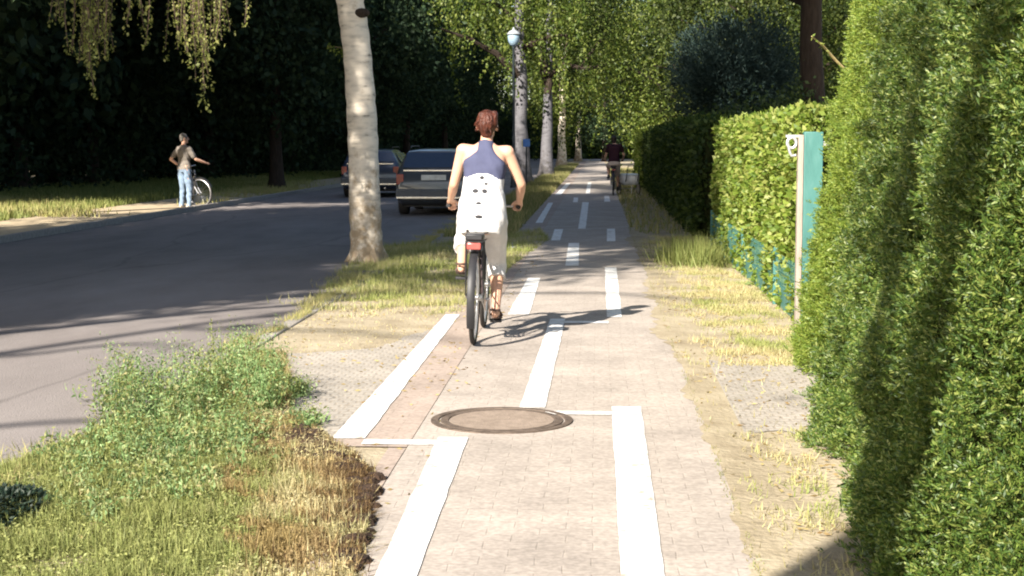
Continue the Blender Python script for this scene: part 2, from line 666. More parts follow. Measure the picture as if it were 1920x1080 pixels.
# ------------------------------------------------------------------ trees
def limb_path(p0, p1, sag, n=6, wob=0.08):
    p0, p1 = Vector(p0), Vector(p1)
    L_ = (p1 - p0).length
    out = []
    for i in range(n + 1):
        t = i / n
        q = p0.lerp(p1, t) + Vector((0, 0, sag * math.sin(PI * t)))
        if 0 < i < n:
            q += Vector((rnd.uniform(-1, 1), rnd.uniform(-1, 1), rnd.uniform(-1, 1))) * wob * L_ * 0.3
        out.append(q)
    return out


def trunk_mesh(mb, h, r, lean=(0, 0), n=12, wob=0.03, segs=14, flare=1.45):
    pts, rr = [], []
    for i in range(segs + 1):
        t = i / segs
        z = h * t ** 1.4
        pts.append((lean[0] * t + rnd.uniform(-wob, wob) * r * 6 * min(1, 3 * t), lean[1] * t + rnd.uniform(-wob, wob) * r * 6 * min(1, 3 * t), z))
        fl = 1 + (flare - 1) * math.exp(-z / (1.2 * r + 0.05))
        rr.append(r * fl * (1 - 0.82 * t) + 0.01)
    mb.tube(pts, rr, n)
    return pts


def crown_points(n, zc, rxy, rz, shell=0.55, lump=7):
    """clump centres through an uneven ellipsoid with bays and bulges"""
    d = unit(rng.normal(size=(n, 3)))
    bul = unit(rng.normal(size=(lump, 3)))
    k = np.max(d @ bul.T, axis=1)
    rad = 0.62 + 0.42 * np.clip((k - 0.3) / 0.7, 0, 1)
    q = (shell + (1 - shell) * rng.random(n)) ** 0.8 * rad
    P = d * q[:, None] * np.array([rxy, rxy, rz])
    P[:, 2] += zc
    return P


def leaves_at(C, m, spread, size, droop=0.4, flat=1.0):
    n = len(C)
    s = spread * (0.6 + 0.8 * rng.random(n))
    off = rng.normal(size=(n, m, 3)) * s[:, None, None]
    off[:, :, 2] *= flat
    P = (C[:, None, :] + off).reshape(-1, 3)
    D = rng.normal(size=(len(P), 3))
    D[:, 2] -= droop * 1.5
    ln = size * (0.6 + 0.8 * rng.random(len(P)))
    return cards(P, D, ln, ln * 0.62)


def strands(tops, lens, leaf, step, sway=0.12):
    """hanging twigs set with leaves; returns leaves and a mesh of the twigs"""
    V, mb = [], MB()
    for p, L_ in zip(tops, lens):
        n = max(3, int(L_ / step))
        t = np.linspace(0, 1, n)
        ph = rng.random(2) * 6
        amp = sway * L_
        x = p[0] + amp * (np.sin(t * 2.1 + ph[0]) - math.sin(ph[0])) * t
        y = p[1] + amp * (np.sin(t * 2.4 + ph[1]) - math.sin(ph[1])) * t
        z = p[2] - L_ * t
        Q = np.stack([x, y, z], 1)
        k = 3
        Q2 = np.repeat(Q, k, axis=0) + rng.normal(size=(n * k, 3)) * leaf * 0.55
        D = rng.normal(size=(len(Q2), 3))
        D[:, 2] -= 1.1
        ln = leaf * (0.6 + 0.8 * rng.random(len(Q2)))
        V.append(cards(Q2, D, ln, ln * 0.65))
        ii = list(range(0, n, max(1, n // 6)))
        mb.tube([tuple(Q[i]) for i in ii], [0.004 + 0.004 * (1 - i / n) for i in ii], 4)
    return np.concatenate(V), mb


def make_tree(name, label, cat, loc, h, r, zc, rxy, rz, nc, m, leaf, lmat, bmat, group=None, lean=(0, 0), prune=False,
              limbs=7, spread=0.45, lump=7, hang=0, hang_len=2.0, droop=0.4, hang_leaf=None):
    t = thing(name, label, cat, loc, 0, group)
    mb = MB()
    tp = trunk_mesh(mb, h, r, lean)
    for i in range(limbs):
        k = int(len(tp) * (0.45 + 0.5 * i / limbs))
        k = min(k, len(tp) - 2)
        p0 = Vector(tp[k])
        a = rnd.uniform(0, 2 * PI)
        R = rxy * rnd.uniform(0.5, 0.9)
        p1 = p0 + Vector((math.cos(a) * R, math.sin(a) * R, rz * rnd.uniform(0.1, 0.5)))
        rb = r * (1 - 0.8 * k / len(tp)) * 0.75
        MB().tube(limb_path(p0, p1, rz * 0.08), [rb * (1 - 0.13 * j) for j in range(7)], 6).build('branch', MT['bark'], t)
    mb.build('trunk', bmat, t)
    C = crown_points(nc, zc, rxy, rz, lump=lump)
    C[:, :2] += np.array(lean) * 0.9
    if prune:
        W_ = C + np.array(loc)
        C = C[keep_shade(W_)]
    V = leaves_at(C, m, spread, leaf, droop)
    if hang:
        idx = np.argsort(C[:, 2])[: max(hang * 3, 1)]
        idx = rng.choice(idx, hang)
        tw, tm = strands(C[idx], hang_len * (0.5 + 0.8 * rng.random(hang)), hang_leaf or leaf, (hang_leaf or leaf) * 0.9)
        V = np.concatenate([V, tw])
    np_mesh('crown', V, 4, lmat, t)
    return t


# ================================================================== THE SETTING
def sheet(name, pts, mat, z, structure=True):
    mb = MB()
    mb.poly([(p[0], p[1], z) for p in pts])
    o = mb.build(name, mat, smooth=False)
    return tag(o, kind='structure') if structure else o


# ground: one sheet to the horizon with low lumps
gm = MB()
gm.poly([(-700, -120, 0), (700, -120, 0), (700, 1200, 0), (-700, 1200, 0)])
tag(gm.build('ground', MT['soil'], smooth=False), kind='structure')

RXR, RXL = -2.62, -9.0            # the carriageway between its kerbs
sheet('road', [(RXL, -60), (RXR, -60), (RXR, 260), (RXL, 260)], MT['asphalt'], 0.004)
for nm, x in (('kerb', RXR + 0.06), ('kerb', RXL - 0.06)):
    mb = MB()
    y = -60
    while y < 160:
        mb.box((x, y + 0.495, -0.012 if x > -5 else 0.05), (0.12, 0.985, 0.05 if x > -5 else 0.12))
        y += 1.0
    tag(mb.build(nm, MT['kerbstone'], bevel=0.012), kind='structure')

sheet('far_pavement', [(-11.6, -60), (-9.13, -60), (-9.13, 160), (-11.6, 160)], MT['sand'], 0.005)
# the cycle path and the strip of red pavers beside it
PX0, PX1 = -1.30, 0.585
sheet('path', [(-0.93, -5), (PX1, -5), (PX1, 230), (-0.93, 230)], MT['path'], 0.008)
sheet('path_edge', [(-1.34, G(0, 832).y), (-0.934, G(0, 832).y), (-0.934, 230), (-1.34, 230)], MT['path_red'], 0.008)
sheet('path_border', [(-1.02, -5), (-0.934, -5), (-0.934, G(0, 834).y), (-1.02, G(0, 834).y)], MT['path_red'], 0.0085)
# driveway crossing of small setts, left and right of the path
def rough_sheet(name, pts, mat, z, amp):
    out = []
    for i in range(len(pts)):
        a, b = Vector((*pts[i], 0)), Vector((*pts[(i + 1) % len(pts)], 0))
        n = max(2, int((b - a).length / 0.06))
        for k in range(n):
            q = a.lerp(b, k / n)
            out.append((q.x + rnd.gauss(0, amp * 0.5) + amp * math.sin(q.y * 5.3 + q.x * 4), q.y + rnd.gauss(0, amp) + amp * 1.6 * math.sin(q.x * 6.1 + q.y)))
    return sheet(name, out, mat, z)


rough_sheet('driveway', [tuple(G(*p)[:2]) for p in ((470, 668), (535, 800), (625, 828), (860, 600), (700, 655))], MT['setts'], 0.006, 0.025)
rough_sheet('driveway_apron', [(PX1 - 0.12, G(0, 795).y), (1.9, G(0, 800).y), (1.9, G(0, 672).y), (PX1 - 0.12, G(0, 668).y)], MT['setts'], 0.0045, 0.03)

def drift(x0, y0, y1, wmax, side):
    mb = MB()
    ys = np.arange(y0, y1, 0.09)
    wv_ = wmax * np.clip(0.35 + 1.1 * (np.sin(ys * 1.7) * 0.3 + np.sin(ys * 4.3 + 1) * 0.25 + np.sin(ys * 0.6) * 0.35) + rng.normal(size=len(ys)) * 0.16, 0.03, 1.4)
    a = [(x0 + side * 0.30, q, 0.0) for q in ys]
    b = [(x0 - side * u, q, 0.0112) for q, u in zip(ys, wv_)]
    m_ = [(x0 + side * 0.02, q, 0.0113) for q in ys]
    n = len(ys)
    fs = []
    for i in range(n - 1):
        fs += [(i, n + i, n + i + 1, i + 1), (n + i, 2 * n + i, 2 * n + i + 1, n + i + 1)]
    mb.add(a + m_ + b, fs)
    return tag(mb.build('sand_drift', MT['soil'], smooth=False), kind='structure')


drift(PX1, 4.5, 26.0, 0.12, 1)
# seam of grass and dirt along the right edge of the pavers is part of the grass below


def marking(pts, z=0.0125, wear=0.0018):
    """painted bar with slightly worn, uneven edges"""
    a, b, c, d = [Vector((p[0], p[1], z)) for p in pts]
    n = max(6, int((d - a).length / 0.16))
    L_, R_ = [], []
    for i in range(n + 1):
        t = i / n
        e = 0 if i in (0, n) else 1
        L_.append(a.lerp(d, t) + Vector((rnd.gauss(0, wear) * e, 0, 0)))
        R_.append(b.lerp(c, t) + Vector((rnd.gauss(0, wear) * e, 0, 0)))
    mb = MB()
    mb.add(L_ + R_, [(i, n + 1 + i, n + 2 + i, i + 1) for i in range(n)])
    return tag(mb.build('path_marking', MT['paint'], smooth=False), kind='structure')


def bar(l0, r0, l1, r1, y0, y1, z=0.0125):
    """bar between photo rows y0 (near) and y1 (far); left/right photo columns at both ends"""
    return marking([G(l0, y0)[:2], G(r0, y0)[:2], G(r1, y1)[:2], G(l1, y1)[:2]], z)


bar(692, 772, 822, 878, 1110, 824)        # left bar, nearest
bar(1166, 1250, 1147, 1202, 1110, 766)    # right bar, nearest
bar(622, 684, 836, 862, 826, 592)         # left bar widened at the driveway
bar(974, 1022, 1032, 1060, 768, 600)      # middle bar
bar(952, 992, 990, 1013, 592, 523)        # left bar beyond the rider
bar(1138, 1166, 1134, 1156, 597, 503)     # right bar beyond the rider
bar(1060, 1085, 1066, 1086, 500, 457)
bar(948, 962, 962, 972, 470, 453)
bar(1033, 1050, 1040, 1056, 452, 431)
bar(1138, 1154, 1138, 1153, 454, 430)
bar(1004, 1017, 1028, 1037, 419, 381)
bar(1084, 1098, 1092, 1104, 430, 380)
bar(1074, 1083, 1076, 1084, 380, 371)
bar(1133, 1144, 1133, 1142, 379, 368)
bar(1040, 1052, 1062, 1070, 366, 344)
bar(1098, 1106, 1102, 1109, 364, 343)
# thin cross lines that join the shifted bars
mark_y = G(0, 824).y
marking([(G(684, 829).x, G(0, 829).y), (G(822, 829).x, G(0, 829).y), (G(824, 820).x, G(0, 820).y), (G(690, 820).x, G(0, 820).y)], 0.0128, 0.003)
marking([(G(1024, 772).x, G(0, 770).y), (G(1146, 772).x, G(0, 770).y), (G(1146, 766).x, G(0, 764).y), (G(1024, 766).x, G(0, 764).y)], 0.0128, 0.003)
marking([(G(1058, 601).x, G(0, 601).y), (G(1140, 601).x, G(0, 601).y), (G(1140, 597).x, G(0, 597).y), (G(1058, 597).x, G(0, 597).y)], 0.0128, 0.003)

# manhole cover (round, iron ring round a concrete filling)
mc = G(941, 791)
mh = thing('manhole_cover', 'round worn manhole cover set in the path between the white bars', 'manhole cover', (mc.x, mc.y, 0.0))
MB().lathe([(0.385, 0.002), (0.385, 0.0145), (0.345, 0.0145), (0.34, 0.004)], n=48).build('frame', MT['cover'], mh)
MB().lathe([(0.332, 0.003), (0.332, 0.0135), (0.29, 0.0135), (0.285, 0.003)], n=48).build('rim', MT['cover'], mh)
fl = MB().lathe([(0.283, 0.003), (0.283, 0.0125), (0.02, 0.0125)], n=48).build('filling', MT['cover_fill'], mh)



# ------------------------------------------------------------------ grass
def vnoise(x, y, s, seed=0):
    x, y = x * s, y * s
    v = np.zeros_like(x)
    r = np.random.default_rng(seed)
    for k in range(6):
        a, b, p = r.normal(size=3) * np.array([1.3, 1.3, 4])
        v += np.sin(a * x * (1 + 0.5 * k) + b * y * (1 + 0.5 * k) + p)
    return v / 6 + 0.5


def inpoly(x, y, poly):
    c = np.zeros(len(x), bool)
    n = len(poly)
    for i in range(n):
        x1, y1 = poly[i][0], poly[i][1]
        x2, y2 = poly[(i + 1) % n][0], poly[(i + 1) % n][1]
        if y1 == y2: continue
        t = ((y1 > y) != (y2 > y)) & (x < (x2 - x1) * (y - y1) / (y2 - y1) + x1)
        c ^= t
    return c


def scatter(poly, n):
    xs = [p[0] for p in poly]
    ys = [p[1] for p in poly]
    x = rng.uniform(min(xs), max(xs), n)
    y = rng.uniform(min(ys), max(ys), n)
    k = inpoly(x, y, poly)
    return x[k], y[k]


def blades(x, y, h, wd, lean=0.5, z=0.0):
    n = len(x)
    P = np.stack([x, y, np.full(n, z)], 1)
    a = rng.random(n) * 2 * PI
    S = np.stack([np.cos(a), np.sin(a), np.zeros(n)], 1)
    b = rng.random(n) * 2 * PI
    ln = lean * rng.random(n)
    T = P + np.stack([np.cos(b) * ln * h, np.sin(b) * ln * h, h * np.sqrt(np.maximum(0.1, 1 - ln ** 2))], 1)
    wv = np.broadcast_to(wd, (n,))[:, None]
    return np.stack([P - S * wv / 2, P + S * wv / 2, T], 1).reshape(-1, 3)


GREEN = np.array([0.15, 0.19, 0.05])
FRESH = np.array([0.27, 0.285, 0.095])
STRAW = np.array([0.40, 0.34, 0.16])
PALE = np.array([0.54, 0.48, 0.28])
BROWN = np.array([0.22, 0.145, 0.065])
UMBER = np.array([0.055, 0.03, 0.018])


def mixcol(k, a, b):
    return a[None, :] * (1 - k[:, None]) + b[None, :] * k[:, None]


def gpoly(pts):
    return [tuple(G(*p)[:2]) for p in pts]


# near verge between the road and the path
vp = gpoly([(-260, 1120), (-220, 960), (0, 878), (120, 838), (200, 800), (300, 745), (400, 700), (475, 664), (536, 664), (548, 770), (610, 820), (672, 862), (700, 905), (690, 1000), (662, 1120)])
x, y = scatter(vp, 420000)
px, py, _ = proj(np.stack([x, y, np.zeros(len(x))], 1))
dry = np.clip((px - 440 + (py - 850) * 0.10) / 190 + (vnoise(x, y, 2.2, 3) - 0.5) * 1.2 + rng.normal(size=len(x)) * 0.22, 0, 1)
dry = np.clip(dry + np.clip((760 - py) / 200, 0, 1) * 0.1 + 0.10, 0, 1)
edge = np.clip((px - 590 + rng.normal(size=len(x)) * 25) / 50, 0, 1) * (vnoise(x, y, 5, 9) > 0.44)
c = mixcol(rng.random(len(x)), GREEN, FRESH)
c = c * (1 - dry[:, None]) + mixcol(rng.random(len(x)), STRAW * 0.85, PALE) * dry[:, None]
br = ((vnoise(x, y, 3.3, 21) > 0.56) & (px > 420)).astype(float) * 0.75
c = c * (1 - br[:, None]) + BROWN * br[:, None] * 1.25
c = c * (1 - edge[:, None]) + mixcol(rng.random(len(x)), UMBER, BROWN) * edge[:, None]
c *= (0.6 + 0.75 * rng.random(len(x)))[:, None]
thin = rng.random(len(x)) < 0.35 + 0.65 * np.clip(vnoise(x, y, 1.7, 5) * 1.5, 0, 1)
hh = (0.014 + 0.06 * rng.random(len(x)) ** 2.4) * (0.5 + 1.0 * vnoise(x, y, 4, 7))
o = np_mesh('verge_grass', blades(x[thin], y[thin], hh[thin], 0.0055, 1.7, 0.004), 3, MT['grass'], tint=c[thin])
kk_ = rng.permutation(np.nonzero(thin)[0])[:60000]
PL = np.stack([x[kk_], y[kk_], 0.005 + 0.035 * rng.random(len(kk_))], 1)
DL = rng.normal(size=PL.shape) * np.array([1, 1, 0.6])
o2 = np_mesh('verge_herbs', cards(PL, DL, 0.008 + 0.014 * rng.random(len(kk_)), 0.004 + 0.006 * rng.random(len(kk_))), 4, MT['grass'], tint=c[kk_] * 1.05)
tag(o2, 'small leafy herbs matted among the grass of the near verge', 'herbs', kind='stuff')
tag(o, 'green and straw coloured grass on the near verge beside the path', 'grass', kind='stuff')

# dark humus and roots along the broken edge of the path: a low crumbled bank
mb = MB()
for i in range(170):
    t = rnd.random() ** 1.5
    q = [(560, 812), (600, 850), (665, 880), (690, 930), (676, 1000), (650, 1075)]
    k = min(4, int(t * 5))
    u = t * 5 - k
    p = G(q[k][0] + (q[k + 1][0] - q[k][0]) * u + rnd.gauss(0, 13), q[k][1] + (q[k + 1][1] - q[k][1]) * u + rnd.gauss(0, 8))
    s_ = rnd.uniform(0.012, 0.048)
    mb.ell((p.x, p.y, s_ * 0.2), (s_ * 1.3, s_ * 1.2, s_ * 0.75), 7, 4, Matrix.Rotation(rnd.random() * 6, 3, 'Z'))
MT['humus'] = noise_mat('dark_humus', [(0.3, (0.018, 0.011, 0.008)), (0.7, (0.075, 0.045, 0.028))], scale=30, rough=1, bump=1.0, bscale=60)
tag(mb.build('soil_clods', MT['humus']), 'dark crumbled soil along the broken left edge of the path', 'soil', kind='stuff')

# dead weeds, rust brown
dp = gpoly([(455, 1110), (470, 900), (500, 830), (540, 780), (590, 800), (640, 850), (705, 890), (690, 960), (690, 1110)])
x, y = scatter(dp, 16000)
kb = vnoise(x, y, 4.5, 33) + rng.normal(size=len(x)) * 0.15 > 0.42
x, y = x[kb], y[kb]
hh = 0.02 + 0.08 * rng.random(len(x)) ** 2
c = mixcol(rng.random(len(x)), BROWN * 0.9, STRAW * 1.05) * (0.5 + rng.random(len(x)))[:, None]
dk = rng.random(len(x)) < 0.25
c[dk] = UMBER
tag(np_mesh('dead_weeds', blades(x, y, hh, 0.007, 1.7, 0.0), 3, MT['grass'], tint=c), 'rusty brown withered weeds at the broken path edge', 'weeds', kind='stuff')

# tall bluish green weeds
WEED1, WEED2 = np.array([0.11, 0.19, 0.065]), np.array([0.27, 0.36, 0.16])
seeds = [(225, 790, 38, 0.30), (300, 770, 45, 0.30), (365, 750, 40, 0.27), (430, 735, 38, 0.30), (495, 740, 26, 0.36), (515, 765, 14, 0.34), (400, 820, 60, 0.20), (300, 840, 60, 0.20), (220, 850, 50, 0.17), (455, 850, 40, 0.15), (560, 740, 14, 0.10), (575, 800, 14, 0.09), (250, 735, 30, 0.26), (440, 690, 26, 0.22), (340, 900, 60, 0.11), (180, 930, 60, 0.09), (130, 870, 40, 0.10)]
V, C_ = [], []
for cx, cy, sd, hm in seeds:
    for q in range(int(30 + sd * 0.95)):
        p = G(cx + rnd.gauss(0, sd * 0.75), cy + rnd.gauss(0, sd * 0.5))
        h = hm * (0.25 + 1.05 * rnd.random() ** 1.4)
        ln = (rnd.gauss(0, 0.22) * h, rnd.gauss(0, 0.22) * h)
        k = int(12 + h * 75)
        t = rng.random(k) ** 0.75
        sp = 0.02 + 0.03 * h * (1 - t)
        P = np.stack([p.x + ln[0] * t ** 1.5 + rng.normal(size=k) * sp, p.y + ln[1] * t ** 1.5 + rng.normal(size=k) * sp, 0.01 + h * t], 1)
        D = rng.normal(size=(k, 3))
        D[:, 2] += 0.35
        f_ = (1.15 - 0.75 * t) * (0.5 + 0.9 * rng.random(k))
        V.append(cards(P, D, 0.034 * f_, 0.013 * f_))
        kk = rng.random(k)
        cc = mixcol(kk, WEED1, WEED2) * (0.5 + 0.8 * rnd.random())
        if rnd.random() < 0.4:
            cc = mixcol(kk, GREEN * 0.7, FRESH)
        if rnd.random() < 0.2:
            cc = mixcol(kk, STRAW * 0.8, WEED2)
        C_.append(cc)
        V.append(cards(np.array([[p.x, p.y, 0.0]]), np.array([[ln[0], ln[1], h]]), h, 0.0045))
        C_.append(WEED1[None, :] * 1.3)
tag(np_mesh('weeds', np.concatenate(V), 4, MT['grass'], tint=np.concatenate(C_)), 'knee high bluish green weeds crowding the kerb verge', 'weeds', kind='stuff')

# one tall thin stalk that stands above the weeds
tp = G(400, 735)
ts = thing('tall_weed', 'single tall wispy weed stalk rising above the verge', 'weed', tp)
hs_ = 0.36
MB().tube([(0, 0, 0), (0.01, 0, 0.2), (-0.005, 0.0, hs_), (0.0, 0, hs_ * 1.25)], [0.003, 0.003, 0.002, 0.001], 5).build('stem', plain('weed_stem', (0.25, 0.27, 0.10)), ts)
k = 60
t = rng.random(k)
np_mesh('leaves', cards(np.stack([rng.normal(size=k) * 0.012, rng.normal(size=k) * 0.012, hs_ * (0.2 + 1.0 * t)], 1), rng.normal(size=(k, 3)) + np.array([0, 0, 0.8]), 0.028, 0.008), 4, MT['leaf_birch'], ts)

# leaf cards flattened and darkened to read as a dark patch at the kerb
cu = thing('dark_leaf_patch', 'flat dark green patch of leaves at the road edge of the near verge', 'shrub', G(-14, 968))
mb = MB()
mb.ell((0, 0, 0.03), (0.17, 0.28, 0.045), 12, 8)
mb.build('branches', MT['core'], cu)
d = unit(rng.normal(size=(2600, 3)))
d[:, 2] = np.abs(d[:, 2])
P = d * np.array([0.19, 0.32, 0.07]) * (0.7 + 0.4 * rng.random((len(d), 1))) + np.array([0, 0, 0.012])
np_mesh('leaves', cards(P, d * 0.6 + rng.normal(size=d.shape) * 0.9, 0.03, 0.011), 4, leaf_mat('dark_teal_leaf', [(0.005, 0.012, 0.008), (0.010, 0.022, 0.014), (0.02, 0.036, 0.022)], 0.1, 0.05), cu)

# verge round the birch and on to the cars
vp2 = gpoly([(470, 655), (560, 600), (610, 540), (650, 500), (720, 462), (880, 455), (1010, 430), (1030, 450), (960, 500), (890, 590), (840, 610), (730, 655), (600, 668)])
x, y = scatter(vp2, 230000)
px, py, _ = proj(np.stack([x, y, np.zeros(len(x))], 1))
lush = np.clip((600 - py) / 40 + (vnoise(x, y, 1.3, 31) - 0.5) * 1.3 + 0.1, 0, 1) * np.clip(1.2 - np.clip((py - 480) / 700, 0, 1), 0, 1)
keepb = rng.random(len(x)) < 0.03 + 0.62 * lush ** 1.6 * np.clip((vnoise(x, y, 3.0, 44) - 0.3) * 3, 0.1, 1)
x, y, lush, px = x[keepb], y[keepb], lush[keepb], px[keepb]
dryk = np.clip(1 - lush + 0.22 + rng.normal(size=len(x)) * 0.25 + (vnoise(x, y, 1.1, 40) - 0.5), 0, 1)
c = mixcol(rng.random(len(x)), GREEN * 1.15, FRESH * 1.25)
c = c * (1 - dryk[:, None]) + mixcol(rng.random(len(x)), STRAW, PALE) * dryk[:, None]
hh = 0.02 + 0.11 * lush * rng.random(len(x)) ** 1.7
tag(np_mesh('birch_grass', blades(x, y, hh, 0.008, 1.3, 0.003), 3, MT['grass'], tint=c), 'yellow green grass round the foot of the birch by the path', 'grass', kind='stuff')

n = 26000
y = rng.uniform(6, 40, n)
x = RXR - np.abs(rng.normal(size=n)) * 0.16 * (0.4 + vnoise(y * 0, y, 0.8, 91)) + 0.1
kb = (vnoise(x, y, 1.1, 90) > 0.40) & ~((y > G(0, 790).y) & (y < G(0, 655).y))
x, y = x[kb], y[kb]
c = mixcol(rng.random(len(x)), STRAW, FRESH)
tag(np_mesh('edge_grass', blades(x, y, 0.02 + 0.07 * rng.random(len(x)), 0.007, 1.5, 0.004), 3, MT['grass'], tint=c), 'grass creeping over the near edge of the asphalt road', 'grass', kind='stuff')

# right hand strip, dry and trodden
vp3 = [(PX1 + 0.02, 4.5), (0.9, 4.5), (1.05, 7.0), (1.3, 9.8), (1.75, 12.2), (1.75, 24.5), (PX1 + 0.02, 24.5)]
x, y = scatter(vp3, 130000)
ap0, ap1 = G(0, 795).y, G(0, 670).y
dens = np.clip((vnoise(x, y, 2.4, 50) - 0.34) * 2.2, 0.05, 1) * (0.15 + 0.85 * np.clip((x - PX1) / 0.45, 0, 1))
dens = np.where((y > ap0 + 0.1) & (y < ap1 - 0.15), 0.02, dens)
kb = rng.random(len(x)) < dens
x, y = x[kb], y[kb]
g = np.clip(vnoise(x, y, 1.9, 60) * 1.1 - 0.25 + rng.normal(size=len(x)) * 0.25, 0, 1)
c = mixcol(rng.random(len(x)), STRAW, PALE) * (1 - g[:, None]) + mixcol(rng.random(len(x)), GREEN * 1.4, FRESH * 1.3) * g[:, None]
hh = 0.015 + 0.05 * rng.random(len(x))
tag(np_mesh('dry_grass', blades(x, y, hh, 0.007, 1.6, 0.0), 3, MT['grass'], tint=c), 'thin dry yellow grass between the path and the hedges', 'grass', kind='stuff')

n = 5200
x = np.concatenate([rng.uniform(PX1, 1.7, 2600), rng.uniform(-2.7, -0.7, 2600)])
y = 4.8 + 19 * rng.random(n) ** 1.3
kb = (vnoise(x, y, 1.6, 95) + rng.normal(size=n) * 0.15) > 0.5
x, y = x[kb], y[kb]
D = rng.normal(size=(len(x), 3)) * np.array([1, 1, 0.15])
c = mixcol(rng.random(len(x)), BROWN, STRAW)
tag(np_mesh('leaf_litter', cards(np.stack([x, y, np.full(len(x), 0.013)], 1), D, 0.02 + 0.03 * rng.random(len(x)), 0.012), 4, MT['grass'], tint=c), 'dry fallen leaves and bits of straw beside the path', 'leaf litter', kind='stuff')

# weeds in the seam along the right edge of the pavers
x = PX1 - 0.01 + rng.normal(size=1500) * 0.012
y = 5 + 22 * rng.random(1500) ** 1.4
kb = vnoise(x * 0, y, 1.1, 70) > 0.42
x, y = x[kb], y[kb]
c = mixcol(rng.random(len(x)), STRAW * 0.7, GREEN)
tag(np_mesh('seam_grass', blades(x, y, 0.012 + 0.02 * rng.random(len(x)), 0.006, 1.0, 0.004), 3, MT['grass'], tint=c), 'tiny grass growing in the paver seam right of the bars', 'grass', kind='stuff')

# far side verge: kerb tufts tinted brighter as if sunlit, duller meadow behind
x = rng.uniform(-19, -9.3, 130000)
y = rng.uniform(22, 75, 130000)
px, py, _ = proj(np.stack([x, y, np.zeros(len(x))], 1))
onp = (x > -11.6)
px = px + rng.normal(size=len(px)) * 32
tuft = (vnoise(x, y, 0.9, 80) + rng.normal(size=len(x)) * 0.12 > 0.5) & (((px < 150) & (py > 374) & (py < 408)) | ((px > 415) & (px < 545) & (x < -9.3)))
kb = (~onp) | tuft
kb &= (px > -60)
x, y, px, py, tuft = x[kb], y[kb], px[kb], py[kb], tuft[kb]
c = mixcol(rng.random(len(x)), GREEN * 0.8, FRESH)
c[tuft] = mixcol(rng.random(tuft.sum()), FRESH * 1.3, STRAW)
hh = 0.08 + 0.16 * rng.random(len(x))
hh[tuft] *= 0.9
tag(np_mesh('meadow_grass', blades(x, y, hh, 0.03, 0.7, 0.0), 3, MT['grass'], tint=c), 'unmown grass across the road in front of the dark wood', 'grass', kind='stuff')
x = rng.uniform(0.6, 2.2, 6000)
y = rng.uniform(25, 90, 6000)
x2 = rng.uniform(-2.5, -1.36, 26000)
y2 = rng.uniform(24, 110, 26000)
x, y = np.concatenate([x, x2]), np.concatenate([y, y2])
c = mixcol(rng.random(len(x)), GREEN, STRAW)
tag(np_mesh('far_verge_grass', blades(x, y, 0.06 + 0.16 * rng.random(len(x)), 0.025, 0.7, 0.0), 3, MT['grass'], tint=c), 'patchy grass along the far part of the cycle path', 'grass', kind='stuff')

# ================================================================== BIRCH BY THE PATH
bb = G(689, 492)
BY_ = bb.y
bt = thing('birch_tree', 'large pale birch with a thick leaning trunk on the grass verge left of the rider', 'tree', bb)
mb = MB()
cl = [(689, 492, 70), (688, 470, 62), (686, 430, 59), (684, 380, 57), (682, 310, 56), (680, 250, 55), (676, 180, 54), (670, 100, 52), (664, 50, 51), (656, 0, 50)]
pts, rr = [], []
for px_, py_, wd in cl:
    p = A(px_, py_, BY_) - bb
    pts.append(p)
    rr.append(wd / 2 / F * BY_ * 1.02)
last = pts[-1]
for k in range(1, 9):
    pts.append(last + Vector((-0.05 * k - 0.004 * k * k, 0.03 * k, 1.15 * k)))
    rr.append(rr[9] * (1 - 0.105 * k))
pts[0].z = -0.05
# resample densely with uneven girth
den, dr = [], []
for i in range(len(pts) - 1):
    for j in range(6):
        t = j / 6
        den.append(pts[i].lerp(pts[i + 1], t))
        dr.append((rr[i] * (1 - t) + rr[i + 1] * t) * (1 + 0.03 * math.sin(i * 2.3 + j * 1.1) + rnd.uniform(-0.012, 0.012)))
mb.tube(den, dr, 22)
# root flare
for a in (0.4, 1.7, 2.9, 4.1, 5.3):
    d = Vector((math.cos(a), math.sin(a), 0))
    mb.tube([d * 0.10 + Vector((0, 0, 0.22)), d * 0.19 + Vector((0, 0, 0.07)), d * 0.31 + Vector((0, 0, -0.03))], [0.09, 0.075, 0.03], 8)
for k, a in enumerate((0.5, 2.4, 4.4, 1.3, 3.4, 5.4)):
    i = 60 + k * 7
    p0 = den[min(i, len(den) - 3)]
    R = rnd.uniform(1.8, 3.0)
    mb.tube(limb_path(p0, p0 + Vector((math.cos(a) * R, math.sin(a) * R, 1.2)), 0.3), [0.07 * (1 - 0.13 * j) for j in range(7)], 6)
mb.build('trunk', MT['birch'], bt)
# knot and scar of a lost branch
kp = A(674, 26, BY_) - bb
MB().ell((kp.x + 0.05, kp.y - 0.13, kp.z), (0.10, 0.06, 0.06), 12, 8).build('knot', MT['bark'], bt)
# young shoot on the left of the trunk
sp_ = A(652, 92, BY_) - bb
sh = MB().tube([sp_ + Vector((0.02, 0, -0.02)), sp_ + Vector((-0.1, -0.02, 0.02)), sp_ + Vector((-0.24, -0.03, 0.03))], [0.008, 0.006, 0.003], 5).build('shoot', MT['twig'], bt)
k = 60
t = rng.random(k)
P = np.stack([sp_.x - 0.02 - 0.24 * t, np.full(k, sp_.y) + rng.normal(size=k) * 0.03, sp_.z + 0.01 + rng.normal(size=k) * 0.035 - 0.06 * (1 - t)], 1)
np_mesh('leaves', cards(P, rng.normal(size=(k, 3)), 0.05, 0.03), 4, MT['leaf_birch'], sh)
C = crown_points(1900, 8.8, 4.8, 4.4, shell=0.25)
C[:, 0] -= 0.5
C = C[keep_shade(C + np.array(bb))]
np_mesh('crown', leaves_at(C, 32, 0.4, 0.24, 0.7), 4, MT['leaf_birch'], bt)

